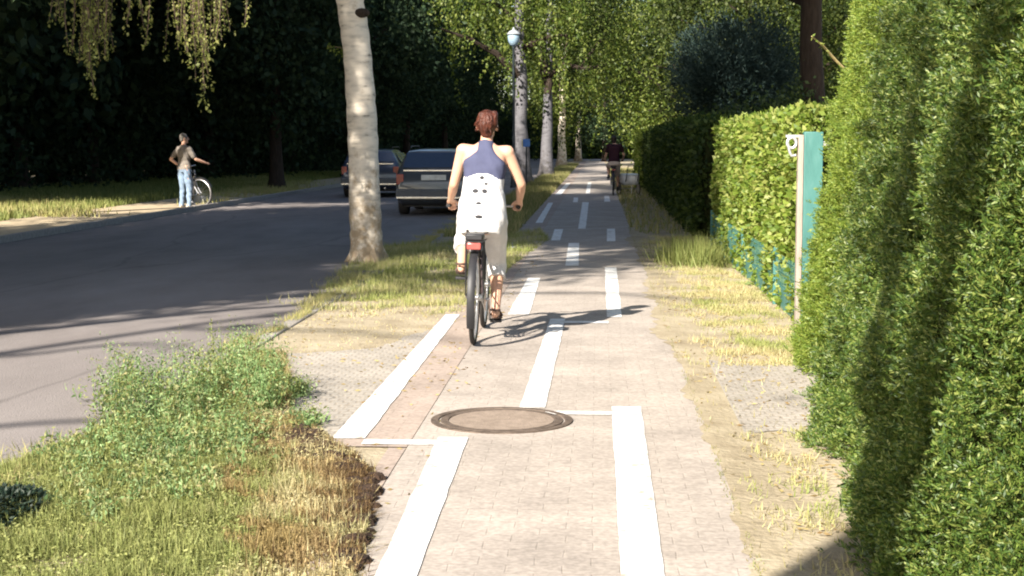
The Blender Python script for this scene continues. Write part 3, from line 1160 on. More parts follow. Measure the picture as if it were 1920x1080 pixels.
bv = thing('birch_tree', 'pale birch beside the path whose trunk shades the nearest conifer hedge', 'tree', (-2.34, -0.95, 0))
mb = MB()
mb.tube([(-0.16, 0, -0.02), (-0.16, 0, 0.3), (-0.14, 0.02, 2.0), (-0.12, 0.03, 4.2), (-0.16, 0.05, 5.5), (-0.20, 0.08, 7.2), (-0.3, 0.1, 11)], [0.30, 0.22, 0.20, 0.19, 0.17, 0.14, 0.03], 14)
mb.tube([(-0.12, 0.02, 3.7), (0.12, 0.03, 4.7), (0.36, 0.05, 5.6), (0.52, 0.06, 7.0), (0.8, 0.1, 10)], [0.13, 0.14, 0.13, 0.11, 0.03], 14)
mb.build('trunk', MT['birch'], bv)
C = crown_points(420, 9.4, 3.0, 2.6)
C = C[keep_shade(C + np.array([-2.34, -0.95, 0]))]
np_mesh('crown', leaves_at(C, 26, 0.35, 0.13, 0.7), 4, MT['leaf_birch'], bv)

# ------------------------------------------------------------------ weeping birch that hangs in from the left
wb_loc = Vector((-10.4, 9.5, 0))
wbt = thing('weeping_birch', 'weeping birch whose leafy strands, tinted as if sunlit, hang in at the top left', 'tree', wb_loc)
mb = MB()
trunk_mesh(mb, 14, 0.26, (0.8, 0.6))
HY = 15.5
grp = [  # photo column, lowest photo row, spread px, strands, top row
    (168, 120, 34, 22, -40), (162, 225, 9, 4, -40), (205, 105, 20, 4, -40), (278, 95, 6, 2, -40), (316, 128, 8, 3, -50), (343, 130, 10, 4, -50),
    (372, 225, 8, 5, -50), (366, 140, 14, 9, -50), (408, 98, 11, 6, -50), (418, 60, 8, 4, -50), (460, 52, 5, 2, -40), (110, 42, 14, 4, -40), (250, 60, 30, 5, -60)]
tops, lens = [], []
for cx, low, sp, n, top in grp:
    for k in range(n):
        q = A(cx + rnd.gauss(0, sp * 0.55), top, HY + rnd.uniform(-0.6, 0.6))
        lo = A(cx, low * rnd.uniform(0.55, 1.0), HY)
        tops.append(np.array([q.x, q.y, q.z]) - np.array(wb_loc))
        lens.append(q.z - lo.z)
for cx in (110, 170, 250, 330, 372, 415, 460):
    q = A(cx, -45, HY) - wb_loc
    mb.tube(limb_path((0.3, 0.2, 6.0 + rnd.uniform(0, 1.5)), q, 0.5), [0.06, 0.045, 0.035, 0.025, 0.018, 0.012, 0.008], 6)
mb.build('trunk', MT['birch_shaded'], wbt)
V, tm = strands(tops, lens, 0.040, 0.05, 0.05)
tm.build('twig', MT['twig'], wbt)
C = crown_points(2200, 10.8, 6.2, 5.8, shell=0.25)
C = C[keep_shade(C + np.array(wb_loc))]
np_mesh('hanging_leaves', V, 4, MT['leaf_sunlit'], wbt)
np_mesh('crown', leaves_at(C, 30, 0.45, 0.26, 0.7), 4, MT['leaf_birch'], wbt)

# ------------------------------------------------------------------ roadside trees on the far pavement
for i, (X, Y, h, rx) in enumerate([(-12.4, -4.5, 16, 5.2), (-10.6, 2.0, 20, 6.0), (-10.3, 12.0, 20, 6.4), (-11.4, 19.5, 20, 6.2), (-13.2, 28.5, 20, 5.8), (-17.5, 37, 20, 6.0), (-10.8, 50, 15, 4.2), (-10.9, 66, 15, 4.2), (-10.7, 84, 15, 4.4), (-10.6, 104, 15, 4.6)]):
    lowz = 4.5 if i < 6 else 1.2
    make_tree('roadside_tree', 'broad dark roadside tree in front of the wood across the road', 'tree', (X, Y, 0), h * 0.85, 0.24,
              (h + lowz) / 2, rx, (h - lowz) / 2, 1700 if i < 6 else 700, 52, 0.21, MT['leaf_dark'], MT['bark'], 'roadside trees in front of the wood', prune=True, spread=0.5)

# ------------------------------------------------------------------ the dark wood across the road
protos = []
for k, (h, r, rx) in enumerate(((18, 0.26, 3.6), (19.5, 0.3, 4.0), (17, 0.24, 3.4))):
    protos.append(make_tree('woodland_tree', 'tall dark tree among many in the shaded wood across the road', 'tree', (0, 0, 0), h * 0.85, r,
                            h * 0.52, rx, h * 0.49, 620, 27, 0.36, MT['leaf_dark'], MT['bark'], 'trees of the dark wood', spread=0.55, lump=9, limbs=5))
spots = []
for row in range(3):
    Y = -34.0 + row * 2.5
    while Y < 140:
        ed = float(np.interp(Y, [-40, 40, 55, 72, 140], [-18.5, -19.2, -18.0, -15.2, -13.2]))
        X = ed - row * 4.5 + rnd.uniform(-0.9, 0.9)
        spots.append((X, Y))
        Y += 5.0 + row * 0.6 + rnd.uniform(-0.7, 0.7)
tst = np.array([[a, b, z] for z in (2.5, 4.5, 6.5, 8.5, 10.5, 12.5, 14.5, 16.5) for a, b in ((0, 0), (2.6, 0), (-2.6, 0), (0, 2.6), (0, -2.6))])
spots = [s for s in spots if keep_shade(tst + np.array([s[0], s[1], 0])).mean() > 0.93 or s[1] > 42]
for i, (X, Y) in enumerate(spots):
    k = i % 3
    s_ = rnd.uniform(0.9, 1.12)
    if i < 3:
        protos[k].location = (X, Y, 0)
        protos[k].rotation_euler.z = rnd.random() * 6
    else:
        dup(protos[k], (X, Y, 0), rnd.random() * 6, scale=(s_, s_, s_))

# undergrowth along the foot of the wood
n = 7000
Y = rng.uniform(20, 150, n)
ed = np.interp(Y, [0, 40, 55, 72, 140], [-17.2, -17.2, -16.0, -13.0, -11.0])
C = np.stack([ed - rng.random(n) * 17.0, Y, 0.1 + 3.4 * rng.random(n) ** 1.2], 1)
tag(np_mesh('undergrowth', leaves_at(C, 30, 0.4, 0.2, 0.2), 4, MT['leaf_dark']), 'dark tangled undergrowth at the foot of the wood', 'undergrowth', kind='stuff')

# ------------------------------------------------------------------ street birches beyond the rider
def far_birch(label, px_, base, wpx, tmat, h, zc, rx, rz, nc, m, leaf, hang, seedlean=(0, 0), hl=2.4, lmat='leaf_birch'):
    b = G(px_, base)
    r = wpx / 2 / F * b.y
    return make_tree('birch_tree', label, 'tree', b, h, r, zc, rx, rz, nc, m, leaf, MT[lmat], tmat, 'birches along the path', lean=seedlean, limbs=8, spread=0.42, hang=hang, hang_len=hl, droop=0.8, hang_leaf=leaf)


far_birch('mottled birch trunk darkened as if shaded, directly behind the street lamp', 980, 345, 32, MT['birch_shaded'], 13, 8.4, 3.8, 3.9, 420, 34, 0.13, 110, (-0.25, 0.5), 2.2)
far_birch('dim pinkish birch trunk darkened as if shaded, with a dark limb bending right over the path', 1024, 331, 24, MT['birch_shaded'], 13, 9.0, 4.4, 4.4, 460, 34, 0.15, 150, (0.2, 0.6), 2.6, 'leaf_olive')
b2 = [o for o in COL.objects if o.get('label', '').startswith('dim pinkish')][0]
fk = MB()
for pl, r0 in (([(1026, 175), (1034, 140), (1058, 120), (1088, 128), (1118, 126), (1150, 112)], 0.17), ([(1030, 150), (1012, 95), (998, 40), (990, -10)], 0.15), ([(1058, 120), (1066, 70), (1085, 20)], 0.11), ([(1088, 128), (1110, 95), (1140, 60)], 0.08)):
    pp = [A(a, b, b2.location.y - 0.35) - b2.location for a, b in pl]
    fk.tube(pp, [r0 * (1 - 0.14 * q) for q in range(len(pp))], 8)
fk.build('limb', MT['bark'], b2)
far_birch('slender birch with a bright sunlit white trunk beyond the darkened ones', 1053, 312, 17, MT['birch'], 14, 8.6, 4.8, 4.8, 480, 34, 0.18, 170, (0.1, 0.5), 3.0)
far_birch('farthest birch with a narrow pale yellow trunk', 1084, 302, 12, MT['birch'], 14, 8.4, 5.0, 5.2, 420, 34, 0.22, 170, (0.1, 0.4), 3.4)

# ------------------------------------------------------------------ garden and park trees on the right and at the end of the view
gardens = [
    ('yellow green leafy garden tree behind the bluish conifer', 4.8, 48, 9, 5.2, 3.6, 4.2, 'leaf_olive', 0.18),
    ('bushy light green garden tree overhanging the far hedge', 2.9, 58, 8, 4.6, 2.7, 3.8, 'leaf_birch', 0.16),
    ('spreading green tree arching over the far path', 4.2, 76, 11, 6.2, 4.2, 5.4, 'leaf_olive', 0.2),
    ('sunlit green tree closing the right of the far path', 7.8, 92, 12, 6.5, 5.0, 6.2, 'leaf_birch', 0.24),
    ('broad green garden tree behind the dark brown trunk', 10.0, 62, 11, 6.0, 4.6, 5.5, 'leaf_mid', 0.2),
    ('light green tree between the conifer and the dark trunk', 7.2, 50, 10, 5.6, 3.0, 4.8, 'leaf_birch', 0.17),
    ('tall green tree at the very end of the path', 0.6, 128, 15, 7.5, 5.0, 7.2, 'leaf_dark', 0.3),
    ('wide dark green tree at the end of the road', -6.5, 138, 15, 7.5, 6.5, 7.4, 'leaf_dark', 0.34),
    ('round green tree right of the end of the path', 10.5, 130, 15, 7.5, 6.0, 7.3, 'leaf_mid', 0.3),
    ('dark green tree deep behind the light garden trees', 6.0, 108, 15, 7.0, 4.6, 6.8, 'leaf_dark', 0.36),
    ('dark tall tree behind the round garden tree', 12.5, 104, 16, 7.2, 5.2, 7.0, 'leaf_dark', 0.36),
    ('far leafy tree seen over the trimmed hedge', 16.5, 88, 13, 6.8, 5.2, 6.4, 'leaf_mid', 0.26),
]
for lab, X, Y, h, zc, rx, rz, lm, lf in gardens:
    make_tree('garden_tree', lab, 'tree', (X, Y, 0), h * 0.8, 0.2, zc, rx, rz, 280, 84, lf * 0.68, MT[lm], MT['bark'], spread=0.40)

n = 1500
C = np.stack([rng.uniform(-16, 14, n), 150 + 6 * rng.random(n), 5.0 * rng.random(n) ** 1.3], 1)
tag(np_mesh('thicket', leaves_at(C, 30, 0.7, 0.5, 0.2), 4, MT['leaf_mid']), 'far green thicket that closes the end of the road and path', 'thicket', kind='stuff')

# dark bluish conifer behind the hedge
cb = A(1378, 140, 41)
ct = thing('dark_conifer', 'dark bluish round conifer shrub behind the hedge', 'tree', (cb.x, cb.y, 0))
mb = MB()
trunk_mesh(mb, 3.4, 0.13)
mb.build('trunk', MT['bark'], ct)
d = crown_points(760, cb.z - 0.1, 2.05, 1.75, shell=0.2, lump=9)
Pn = (d[:, None, :] + rng.normal(size=(len(d), 46, 3)) * 0.14).reshape(-1, 3)
Dn = unit(Pn - np.array([0, 0, cb.z - 0.8])) + rng.normal(size=Pn.shape) * 0.45
np_mesh('crown', cards(Pn, Dn + rng.normal(size=Dn.shape) * 0.4, 0.13, 0.035), 4, MT['leaf_blue'], ct)

# tree with the dark trunk behind the hornbeam hedge
tb = A(1522, 150, 30)
dt = make_tree('old_tree', 'old tree with a straight dark brown trunk behind the trimmed hedge', 'tree', (tb.x, tb.y, 0), 14, 0.30, 10.5, 7.0, 4.8, 1000, 34, 0.22, MT['leaf_mid'], MT['bark'], limbs=8, spread=0.5, prune=True)
# low dark shrub under that trunk
lb = A(1500, 200, 29)
ls = thing('garden_shrub', 'low black green shrub between conifer and old trunk behind the hedge', 'shrub', (lb.x - 0.3, lb.y, 0))
MB().tube([(0, 0, 0), (0.1, 0, 0.8), (0.0, 0.1, 1.7)], [0.05, 0.04, 0.02], 6).build('stem', MT['bark'], ls)
C = crown_points(260, 1.55, 1.5, 0.95, shell=0.3)
np_mesh('leaves', leaves_at(C, 40, 0.16, 0.09, 0.3), 4, MT['leaf_shade'], ls)


# ================================================================== HEDGES
def hedge_block(name, label, x0, x1, y0, y1, h, dens, leaf, lmat, loc_seed, wob=0.05, core_in=0.12, end_round=0.0):
    t = thing(name, label, 'hedge', ((x0 + x1) / 2, (y0 + y1) / 2, 0))
    cx, cy = (x0 + x1) / 2, (y0 + y1) / 2
    wx, wy = (x1 - x0) / 2, (y1 - y0) / 2
    mb = MB()
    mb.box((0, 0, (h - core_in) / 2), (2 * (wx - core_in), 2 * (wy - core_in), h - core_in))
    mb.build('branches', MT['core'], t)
    Ps, Ns = [], []
    def face(n, f):
        u, v = rng.random(n), rng.random(n)
        P, N_ = f(u, v)
        Ps.append(P)
        Ns.append(np.broadcast_to(np.array(N_, float), P.shape))
    z = np.zeros
    face(int(2 * wy * h * dens), lambda u, v: (np.stack([np.full(len(u), -wx), (u * 2 - 1) * wy, v * h], 1), (-1, 0, 0)))
    face(int(2 * wy * h * dens * 0.35), lambda u, v: (np.stack([np.full(len(u), wx), (u * 2 - 1) * wy, v * h], 1), (1, 0, 0)))
    face(int(2 * wy * 2 * wx * dens * 1.2), lambda u, v: (np.stack([(v * 2 - 1) * wx, (u * 2 - 1) * wy, np.full(len(u), h)], 1), (0, 0, 1)))
    for s_ in (-1, 1):
        face(int(2 * wx * h * dens), lambda u, v: (np.stack([(u * 2 - 1) * wx, np.full(len(u), s_ * wy), v * h], 1), (0, s_, 0)))
    P, N_ = np.concatenate(Ps), np.concatenate(Ns)
    b = (vnoise(P[:, 1] + P[:, 0] * 1.7, P[:, 2], 2.2, loc_seed) - 0.5) * wob * 2
    P = P + N_ * (b - rng.random(len(P)) ** 1.5 * core_in * 1.1 + 0.03)[:, None]
    P[:, 2] = np.maximum(P[:, 2], 0.02)
    D = rng.normal(size=P.shape) * 0.9 + N_ * 0.7
    D[:, 2] += 0.1
    ln = leaf * (0.6 + 0.7 * rng.random(len(P)))
    np_mesh('leaves', cards(P, D, ln, ln * 0.62), 4, lmat, t)
    return t


HX = 1.72
hy0, hy1 = 12.6, 21.6
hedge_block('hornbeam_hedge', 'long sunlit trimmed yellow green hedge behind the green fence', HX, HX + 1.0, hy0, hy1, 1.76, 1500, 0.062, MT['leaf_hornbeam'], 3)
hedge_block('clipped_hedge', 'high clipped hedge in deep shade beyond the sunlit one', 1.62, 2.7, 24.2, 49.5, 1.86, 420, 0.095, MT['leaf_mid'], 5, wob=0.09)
e = hedge_block('hedge_end', 'narrow yellow green hedge piece brightened as if sunlit at the far end of the shaded hedge', 1.42, 2.3, 50.2, 54.5, 1.72, 420, 0.10, MT['leaf_hornbeam'], 8, wob=0.1)  # brighter leaf colour stands for sunlight on the hedge end
# gate-like dark shrub filling the gap between the two hedges
gs = thing('ivy_shrub', 'dark leafy shrub filling the gap between the sunlit and the shaded hedge', 'shrub', (2.35, 23.0, 0))
MB().ell((0, 0, 0.75), (0.42, 0.9, 0.8), 12, 8).build('branches', MT['core'], gs)
d = unit(rng.normal(size=(5200, 3)))
P = d * np.array([0.55, 1.1, 1.0]) * (0.8 + 0.28 * rng.random((len(d), 1))) + np.array([0, 0, 0.78])
P = P[P[:, 2] > 0.02]
np_mesh('leaves', cards(P, rng.normal(size=P.shape) + unit(P - np.array([0, 0, .7])) * 0.6, 0.10, 0.06), 4, MT['leaf_shade'], gs)
# grass tuft at the corner of the fence
gt = thing('grass_tuft', 'tall green grass tuft at the end of the green fence', 'grass tuft', G(1302, 492))
n = 1500
x = rng.normal(size=n) * 0.20
y = rng.normal(size=n) * 0.42
c = mixcol(rng.random(n), GREEN * 0.9, FRESH)
np_mesh('blades', blades(x, y, 0.12 + 0.30 * rng.random(n), 0.014, 0.8), 3, MT['grass'], gt, tint=c)


def conifer(label, yc, hw, x0, batter, h, lmat, n_spray, seed, bul=0.42, size=0.055):
    t = thing('conifer_shrub', label, 'conifer', (x0 + 0.55, yc, 0))
    u = rng.random(n_spray)
    th = (rng.random(n_spray) * 2 - 1) * 1.25          # around the plan outline, -X is the street side
    z = h * rng.random(n_spray)
    ty = np.sin(th)
    xx = -0.55 + batter * z + bul * (1 - np.sqrt(np.maximum(0, 1 - ty ** 2)))
    yy = ty * hw
    lump = (vnoise(yy * 1.0, z, 3.0, seed) - 0.5) * 0.13 + (vnoise(yy, z, 8.0, seed + 1) - 0.5) * 0.09
    N_ = unit(np.stack([-np.cos(th), ty * 0.9, np.full(n_spray, 0.12)], 1))
    P = np.stack([xx, yy, z], 1) + N_ * (lump - rng.random(n_spray) ** 1.6 * 0.13)[:, None]
    P[:, 2] = np.maximum(P[:, 2], 0.02)
    hole = vnoise(yy + 3.0, z, 5.0, seed + 2) > 0.66
    P = P - N_ * (hole * (0.03 + 0.07 * rng.random(n_spray)))[:, None]
    shoot = rng.random(n_spray) < 0.035
    P = P + N_ * (shoot * (0.02 + 0.07 * rng.random(n_spray)))[:, None]
    D = unit(N_ * 0.8 + rng.normal(size=P.shape) * 0.45 + np.array([0, 0, 0.35]))
    # each spray: an axis with small flat leaflets along it
    k = 7
    S = unit(np.cross(D, rng.normal(size=D.shape)))
    V = []
    for j in range(k):
        tt = j / (k - 1)
        side = (1 if j % 2 else -1) * (0.0 if j == k - 1 else 0.85)
        b = P + D * (size * 1.3 * tt)[..., None] if False else P + D * (size * 1.3 * tt)
        d2 = D + S * side
        V.append(cards(b, d2, size * (1.0 - 0.45 * tt) * (0.7 + 0.6 * rng.random(len(b))), size * 0.26))
    V = np.stack([v.reshape(-1, 4, 3) for v in V], 1).reshape(-1, 3)
    mb = MB()
    rs = []
    for i in range(9):
        zz = 0.02 + (h - 0.1) * i / 8
        ring = []
        for a in range(24):
            q = 2 * PI * a / 24
            cx = math.cos(q)
            ty_ = math.sin(q)
            xo = -0.55 + batter * zz + bul * (1 - abs(cx)) + 0.12 if cx < 0 else 0.55
            ring.append((xo if cx < 0 else 0.55 * cx + batter * zz, ty_ * (hw - 0.1), zz))
        rs.append(ring)
    mb.rings(rs, True)
    mb.build('branches', MT['core'], t)
    np_mesh('foliage', V, 4, lmat, t)
    return t


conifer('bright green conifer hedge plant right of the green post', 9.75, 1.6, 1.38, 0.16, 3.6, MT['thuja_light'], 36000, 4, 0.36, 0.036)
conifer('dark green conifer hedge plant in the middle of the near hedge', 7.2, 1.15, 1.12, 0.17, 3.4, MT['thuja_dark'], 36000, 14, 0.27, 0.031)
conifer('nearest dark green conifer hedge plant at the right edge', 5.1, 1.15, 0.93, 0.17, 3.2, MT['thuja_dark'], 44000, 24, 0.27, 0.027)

# bare twig that sticks out over the hedge
tw0 = A(1566, 112, 11.5)
tw = thing('bare_twig', 'pale bare twig sticking out left from the top of the bright conifer', 'twig', tw0)
a1 = A(1522, 68, 11.2) - tw0
MB().tube([(0.28, 0.1, -0.26), (0, 0, 0), a1 * 0.5 + Vector((0.0, 0, 0.012)), a1], [0.012, 0.010, 0.008, 0.004], 6).build('stem', plain('pale_twig', (0.45, 0.36, 0.16), 0.8), tw)
P = np.stack([a1.x * rng.random(30), a1.y * rng.random(30) * 0, a1.z * rng.random(30)], 1)
tt = rng.random(14)[:, None]
np_mesh('leaves', cards(np.array(a1)[None, :] * tt, rng.normal(size=(14, 3)), 0.035, 0.015), 4, MT['leaf_hornbeam'], tw)

# ------------------------------------------------------------------ green fence and gate post
MT['teal'] = noise_mat('teal_paint', [(0.3, (0.04, 0.125, 0.112)), (0.55, (0.06, 0.17, 0.152)), (0.75, (0.10, 0.21, 0.19))], scale=7, rough=0.55, bump=0.15, bscale=30, stretch=(1, 1, 0.3))
MT['oldwood'] = noise_mat('weathered_wood', [(0.3, (0.24, 0.20, 0.165)), (0.7, (0.37, 0.32, 0.27))], scale=6, rough=0.9, bump=0.4, bscale=20, stretch=(3, 3, 0.4))
MT['zinc'] = noise_mat('galvanised_metal', [(0.3, (0.42, 0.42, 0.43)), (0.7, (0.62, 0.61, 0.6))], scale=18, rough=0.45, metallic=0.6)
pb = A(1511, 600, 12.35)
gp = thing('gate_post', 'teal painted gate post with pale wooden edge and metal latch fittings', 'post', (pb.x, 12.35, 0))
ztop = A(1511, 247, 12.35).z
MB().box((0.03, 0, ztop / 2), (0.155, 0.10, ztop)).build('post', MT['teal'], gp, bevel=0.008)
MB().box((-0.071, -0.01, ztop / 2 - 0.01), (0.043, 0.09, ztop - 0.03)).build('edge_board', MT['oldwood'], gp, bevel=0.005)
lz = A(1480, 276, 12.3).z
lt = MB()
lt.tube([(-0.145 + 0.036 * math.cos(t), -0.035, lz + 0.035 + 0.042 * math.sin(t)) for t in np.linspace(0, 2 * PI, 20)[:-1]], 0.013, 8, closed=True)
lt.tube([(-0.182, -0.035, lz + 0.05), (-0.16, -0.035, lz - 0.04), (-0.145, -0.035, lz - 0.07), (-0.11, -0.035, lz - 0.065)], 0.012, 8)
lt.box((-0.135, -0.03, lz + 0.09), (0.12, 0.012, 0.022))
lt.build('latch', MT['zinc'], gp)
hg = MB()
hg.box((0.135, -0.03, lz + 0.03), (0.055, 0.05, 0.035))
hg.tube([(0.165, -0.03, lz - 0.05), (0.165, -0.03, lz + 0.08)], 0.018, 10)
hg.build('hinge', MT['zinc'], gp)

fe = thing('garden_fence', 'low green wire fence with posts in front of the trimmed hedge', 'fence', (HX - 0.03, 12.5, 0))
fx = 0.0
MB().box((fx, 4.75, 0.11), (0.025, 9.3, 0.20)).build('base_board', MT['teal'], fe, bevel=0.004)
wm = MB()
for i in range(int(9.3 / 0.10) + 1):
    wm.tube([(fx - 0.02, 0.1 + i * 0.10, 0.2), (fx - 0.02, 0.1 + i * 0.10, 0.5)], 0.0035, 4)
for j in range(3):
    wm.tube([(fx - 0.026, 0.1, 0.24 + j * 0.115), (fx - 0.026, 9.4, 0.24 + j * 0.115)], 0.0035, 4)
wm.build('wire_mesh', MT['teal'], fe)
for yy in (1.6, 4.7, 7.1, 9.42):
    MB().box((fx - 0.01, yy, 0.27), (0.05, 0.05, 0.54)).build('post', MT['teal'], fe, bevel=0.004)


# ================================================================== BICYCLES
MT['tyre'] = plain('rubber', (0.035, 0.032, 0.030), 0.8, 0.3)
MT['rimm'] = plain('wheel_alloy', (0.55, 0.55, 0.56), 0.35, metallic=0.8)
MT['steel'] = plain('bright_steel', (0.5, 0.5, 0.5), 0.35, metallic=0.9)
MT['black'] = plain('black_plastic', (0.02, 0.02, 0.022), 0.5)
MT['red'] = plain('red_reflector', (0.34, 0.07, 0.06), 0.25, 0.6)
MT['saddle'] = plain('saddle_leather', (0.03, 0.025, 0.022), 0.55)


def ringpts(c, r, n, t0=0, t1=2 * PI):
    return [(c[0], c[1] + r * math.cos(t), c[2] + r * math.sin(t)) for t in np.linspace(t0, t1, n)]


def make_bike(name, label, loc, rz, frame_mat, rack=True, steer=0.0, roll=0.0, group=None):
    b = thing(name, label, 'bicycle', loc, rz, group)
    b.rotation_euler = (0, roll, rz)
    R = 0.335
    hr, hf, bbk = Vector((0, 0, 0.35)), Vector((0, 1.07, 0.35)), Vector((0, 0.44, 0.29))
    seat, head_t, head_b = Vector((0, 0.27, 0.74)), Vector((0, 0.86, 0.86)), Vector((0, 0.91, 0.70))
    fm = MB()
    fm.tube([bbk, seat], 0.016, 10)
    fm.tube([bbk, head_b], 0.018, 10)
    fm.tube([seat.lerp(bbk, 0.28), head_t.lerp(head_b, 0.5)], 0.015, 10)
    fm.tube([head_t + Vector((0, -0.01, 0.03)), head_b], 0.019, 10)
    for s_ in (-1, 1):
        fm.tube([bbk + Vector((s_ * 0.03, 0, 0)), Vector((s_ * 0.06, 0, 0.35))], 0.009, 8)
        fm.tube([seat.lerp(bbk, 0.12) + Vector((s_ * 0.015, 0, 0)), Vector((s_ * 0.06, 0, 0.35))], 0.008, 8)
    fm.build('frame', frame_mat, b)
    fk = MB()
    for s_ in (-1, 1):
        fk.tube([head_b + Vector((s_ * 0.045, 0.0, -0.01)), Vector((s_ * 0.05, 0.97, 0.50)), Vector((s_ * 0.055, 1.07, 0.35))], [0.013, 0.012, 0.009], 8)
    fk.tube([head_b + Vector((-0.05, 0, -0.005)), head_b + Vector((0.05, 0, -0.005))], 0.014, 8)
    fk.build('fork', frame_mat, b)
    for c in (hr, hf):
        wl = MB()
        wl.tube([(c.x, c.y + 0.312 * math.cos(t), c.z + 0.312 * math.sin(t)) for t in np.linspace(0, 2 * PI, 41)[:-1]], 0.011, 8, closed=True)
        wo = wl.build('wheel', MT['rimm'], b)
        ty = MB()
        ty.tube([(c.x, c.y + R * math.cos(t), c.z + R * math.sin(t)) for t in np.linspace(0, 2 * PI, 49)[:-1]], 0.0185, 10, closed=True)
        ty.build('tyre', MT['tyre'], wo)
        sp = MB()
        for k in range(32):
            t = 2 * PI * k / 32
            s_ = 1 if k % 2 else -1
            sp.tube([(c.x + s_ * 0.028, c.y + 0.022 * math.cos(t + 0.9 * s_), c.z + 0.022 * math.sin(t + 0.9 * s_)), (c.x, c.y + 0.31 * math.cos(t), c.z + 0.31 * math.sin(t))], 0.0014, 4)
        sp.build('spokes', MT['steel'], wo)
        MB().lathe([(0.008, -0.06), (0.018, -0.05), (0.026, -0.032), (0.018, -0.026), (0.018, 0.026), (0.026, 0.032), (0.018, 0.05), (0.008, 0.06)], c, 'X', 14).build('hub', MT['steel'], wo)
        # mudguard
        mg = MB()
        ts = np.linspace(0.1, PI + 0.55, 22) if c is hr else np.linspace(0.35, PI - 0.2, 18)
        rs = []
        for t in ts:
            ring = []
            for q in (-0.03, -0.02, 0, 0.02, 0.03, 0.018, 0, -0.018):
                rr_ = 0.372 + 0.008 * (1 - (abs(q) / 0.03) ** 2) - (0.004 if abs(q) < 0.025 and q in (0.018, -0.018) else 0)
                ring.append((c.x + q, c.y + rr_ * math.cos(t), c.z + rr_ * math.sin(t)))
            rs.append(ring)
        mg.rings(rs, True)
        mg.build('mudguard', MT['black'], b)
    # saddle
    MB().loft([((0, 0.12, 0.835), 0.085, 0.022), ((0, 0.16, 0.84), 0.10, 0.03), ((0, 0.24, 0.838), 0.075, 0.028), ((0, 0.33, 0.835), 0.03, 0.024), ((0, 0.40, 0.83), 0.018, 0.015)], 16).build('saddle', MT['saddle'], b)
    MB().tube([seat, (0, 0.25, 0.82)], 0.013, 10).build('seat_post', MT['steel'], b)
    # handlebar
    st = Vector((0, 0.83, 0.96))
    hb = MB()
    hb.tube([head_t, st], 0.014, 10)
    hb.tube([st, st + Vector((0, 0.05, 0.03))], 0.014, 10)
    hb.tube([(-0.275, 0.72, 1.00), (-0.255, 0.80, 1.005), (-0.15, 0.88, 1.0), (0, 0.885, 0.99), (0.15, 0.88, 1.0), (0.255, 0.80, 1.005), (0.275, 0.72, 1.00)], 0.011, 10)
    ho = hb.build('handlebar', MT['steel'], b)
    for s_ in (-1, 1):
        MB().tube([(s_ * 0.279, 0.705, 1.0), (s_ * 0.258, 0.785, 1.005)], 0.017, 10).build('grip', MT['black'], ho)
    # drive
    ck = MB()
    ck.lathe([(0.085, -0.004), (0.09, 0.0), (0.085, 0.004)], bbk + Vector((0.05, 0, 0)), 'X', 26)
    ck.tube([bbk + Vector((0.075, 0, 0)), bbk + Vector((0.085, 0.03, -0.165))], 0.010, 8)
    ck.tube([bbk + Vector((-0.075, 0, 0)), bbk + Vector((-0.085, -0.03, 0.165))], 0.010, 8)
    ck.tube([bbk + Vector((-0.08, 0, 0)), bbk + Vector((0.08, 0, 0))], 0.014, 10)
    cko = ck.build('crank', MT['steel'], b)
    for s_ in (1, -1):
        p = bbk + Vector((s_ * 0.135, 0.03 * s_, -0.165 * s_))
        MB().box(p, (0.09, 0.075, 0.022)).build('pedal', MT['black'], cko, bevel=0.004)
    ch = MB()
    ch.tube([(0.055, 0.44, 0.385), (0.055, 0.0, 0.375), (0.055, -0.03, 0.35), (0.055, 0.0, 0.325), (0.055, 0.44, 0.205)], 0.006, 6)
    ch.build('chain', MT['steel'], b)
    if rack:
        rk = MB()
        for s_ in (-1, 1):
            rk.tube([(s_ * 0.06, 0.22, 0.77), (s_ * 0.065, 0.0, 0.775), (s_ * 0.06, -0.18, 0.78)], 0.006, 8)
            rk.tube([(s_ * 0.065, -0.02, 0.775), (s_ * 0.068, 0.0, 0.36)], 0.005, 8)
            rk.tube([(s_ * 0.065, -0.13, 0.778), (s_ * 0.068, 0.0, 0.36)], 0.005, 8)
        for yy in (-0.18, -0.08, 0.02, 0.12):
            rk.tube([(-0.062, yy, 0.778), (0.062, yy, 0.778)], 0.005, 8)
        rk.build('rack', MT['black'], b)
        MB().box((0, -0.2, 0.745), (0.105, 0.022, 0.05)).build('rear_reflector', MT['red'], b, bevel=0.008)
        MB().box((0, -0.10, 0.81), (0.13, 0.2, 0.05)).build('carrier_clip', MT['black'], b, bevel=0.012)
    MB().lathe([(0.012, -0.03), (0.03, -0.02), (0.036, 0.02), (0.03, 0.03)], (0, 0.965, 0.78), 'Y', 16).build('headlight', MT['black'], b)
    if steer:
        piv = Vector((0, 0.98, 0))
        q = Matrix.Rotation(steer, 3, 'Z')
        for o_ in b.children:
            nm = o_.name.split('.')[0]
            front = nm in ('fork', 'handlebar', 'headlight') or (nm in ('wheel', 'mudguard') and max(v.co.y for v in o_.data.vertices) > 1.2)
            if front:
                o_.rotation_euler.z = steer
                o_.location = piv - q @ piv
    return b


MT['frame_dark'] = plain('dark_frame_paint', (0.05, 0.035, 0.035), 0.35, 0.5, coat=0.4)
MT['frame_grey'] = plain('silver_frame_paint', (0.42, 0.42, 0.43), 0.35, 0.5, coat=0.4)

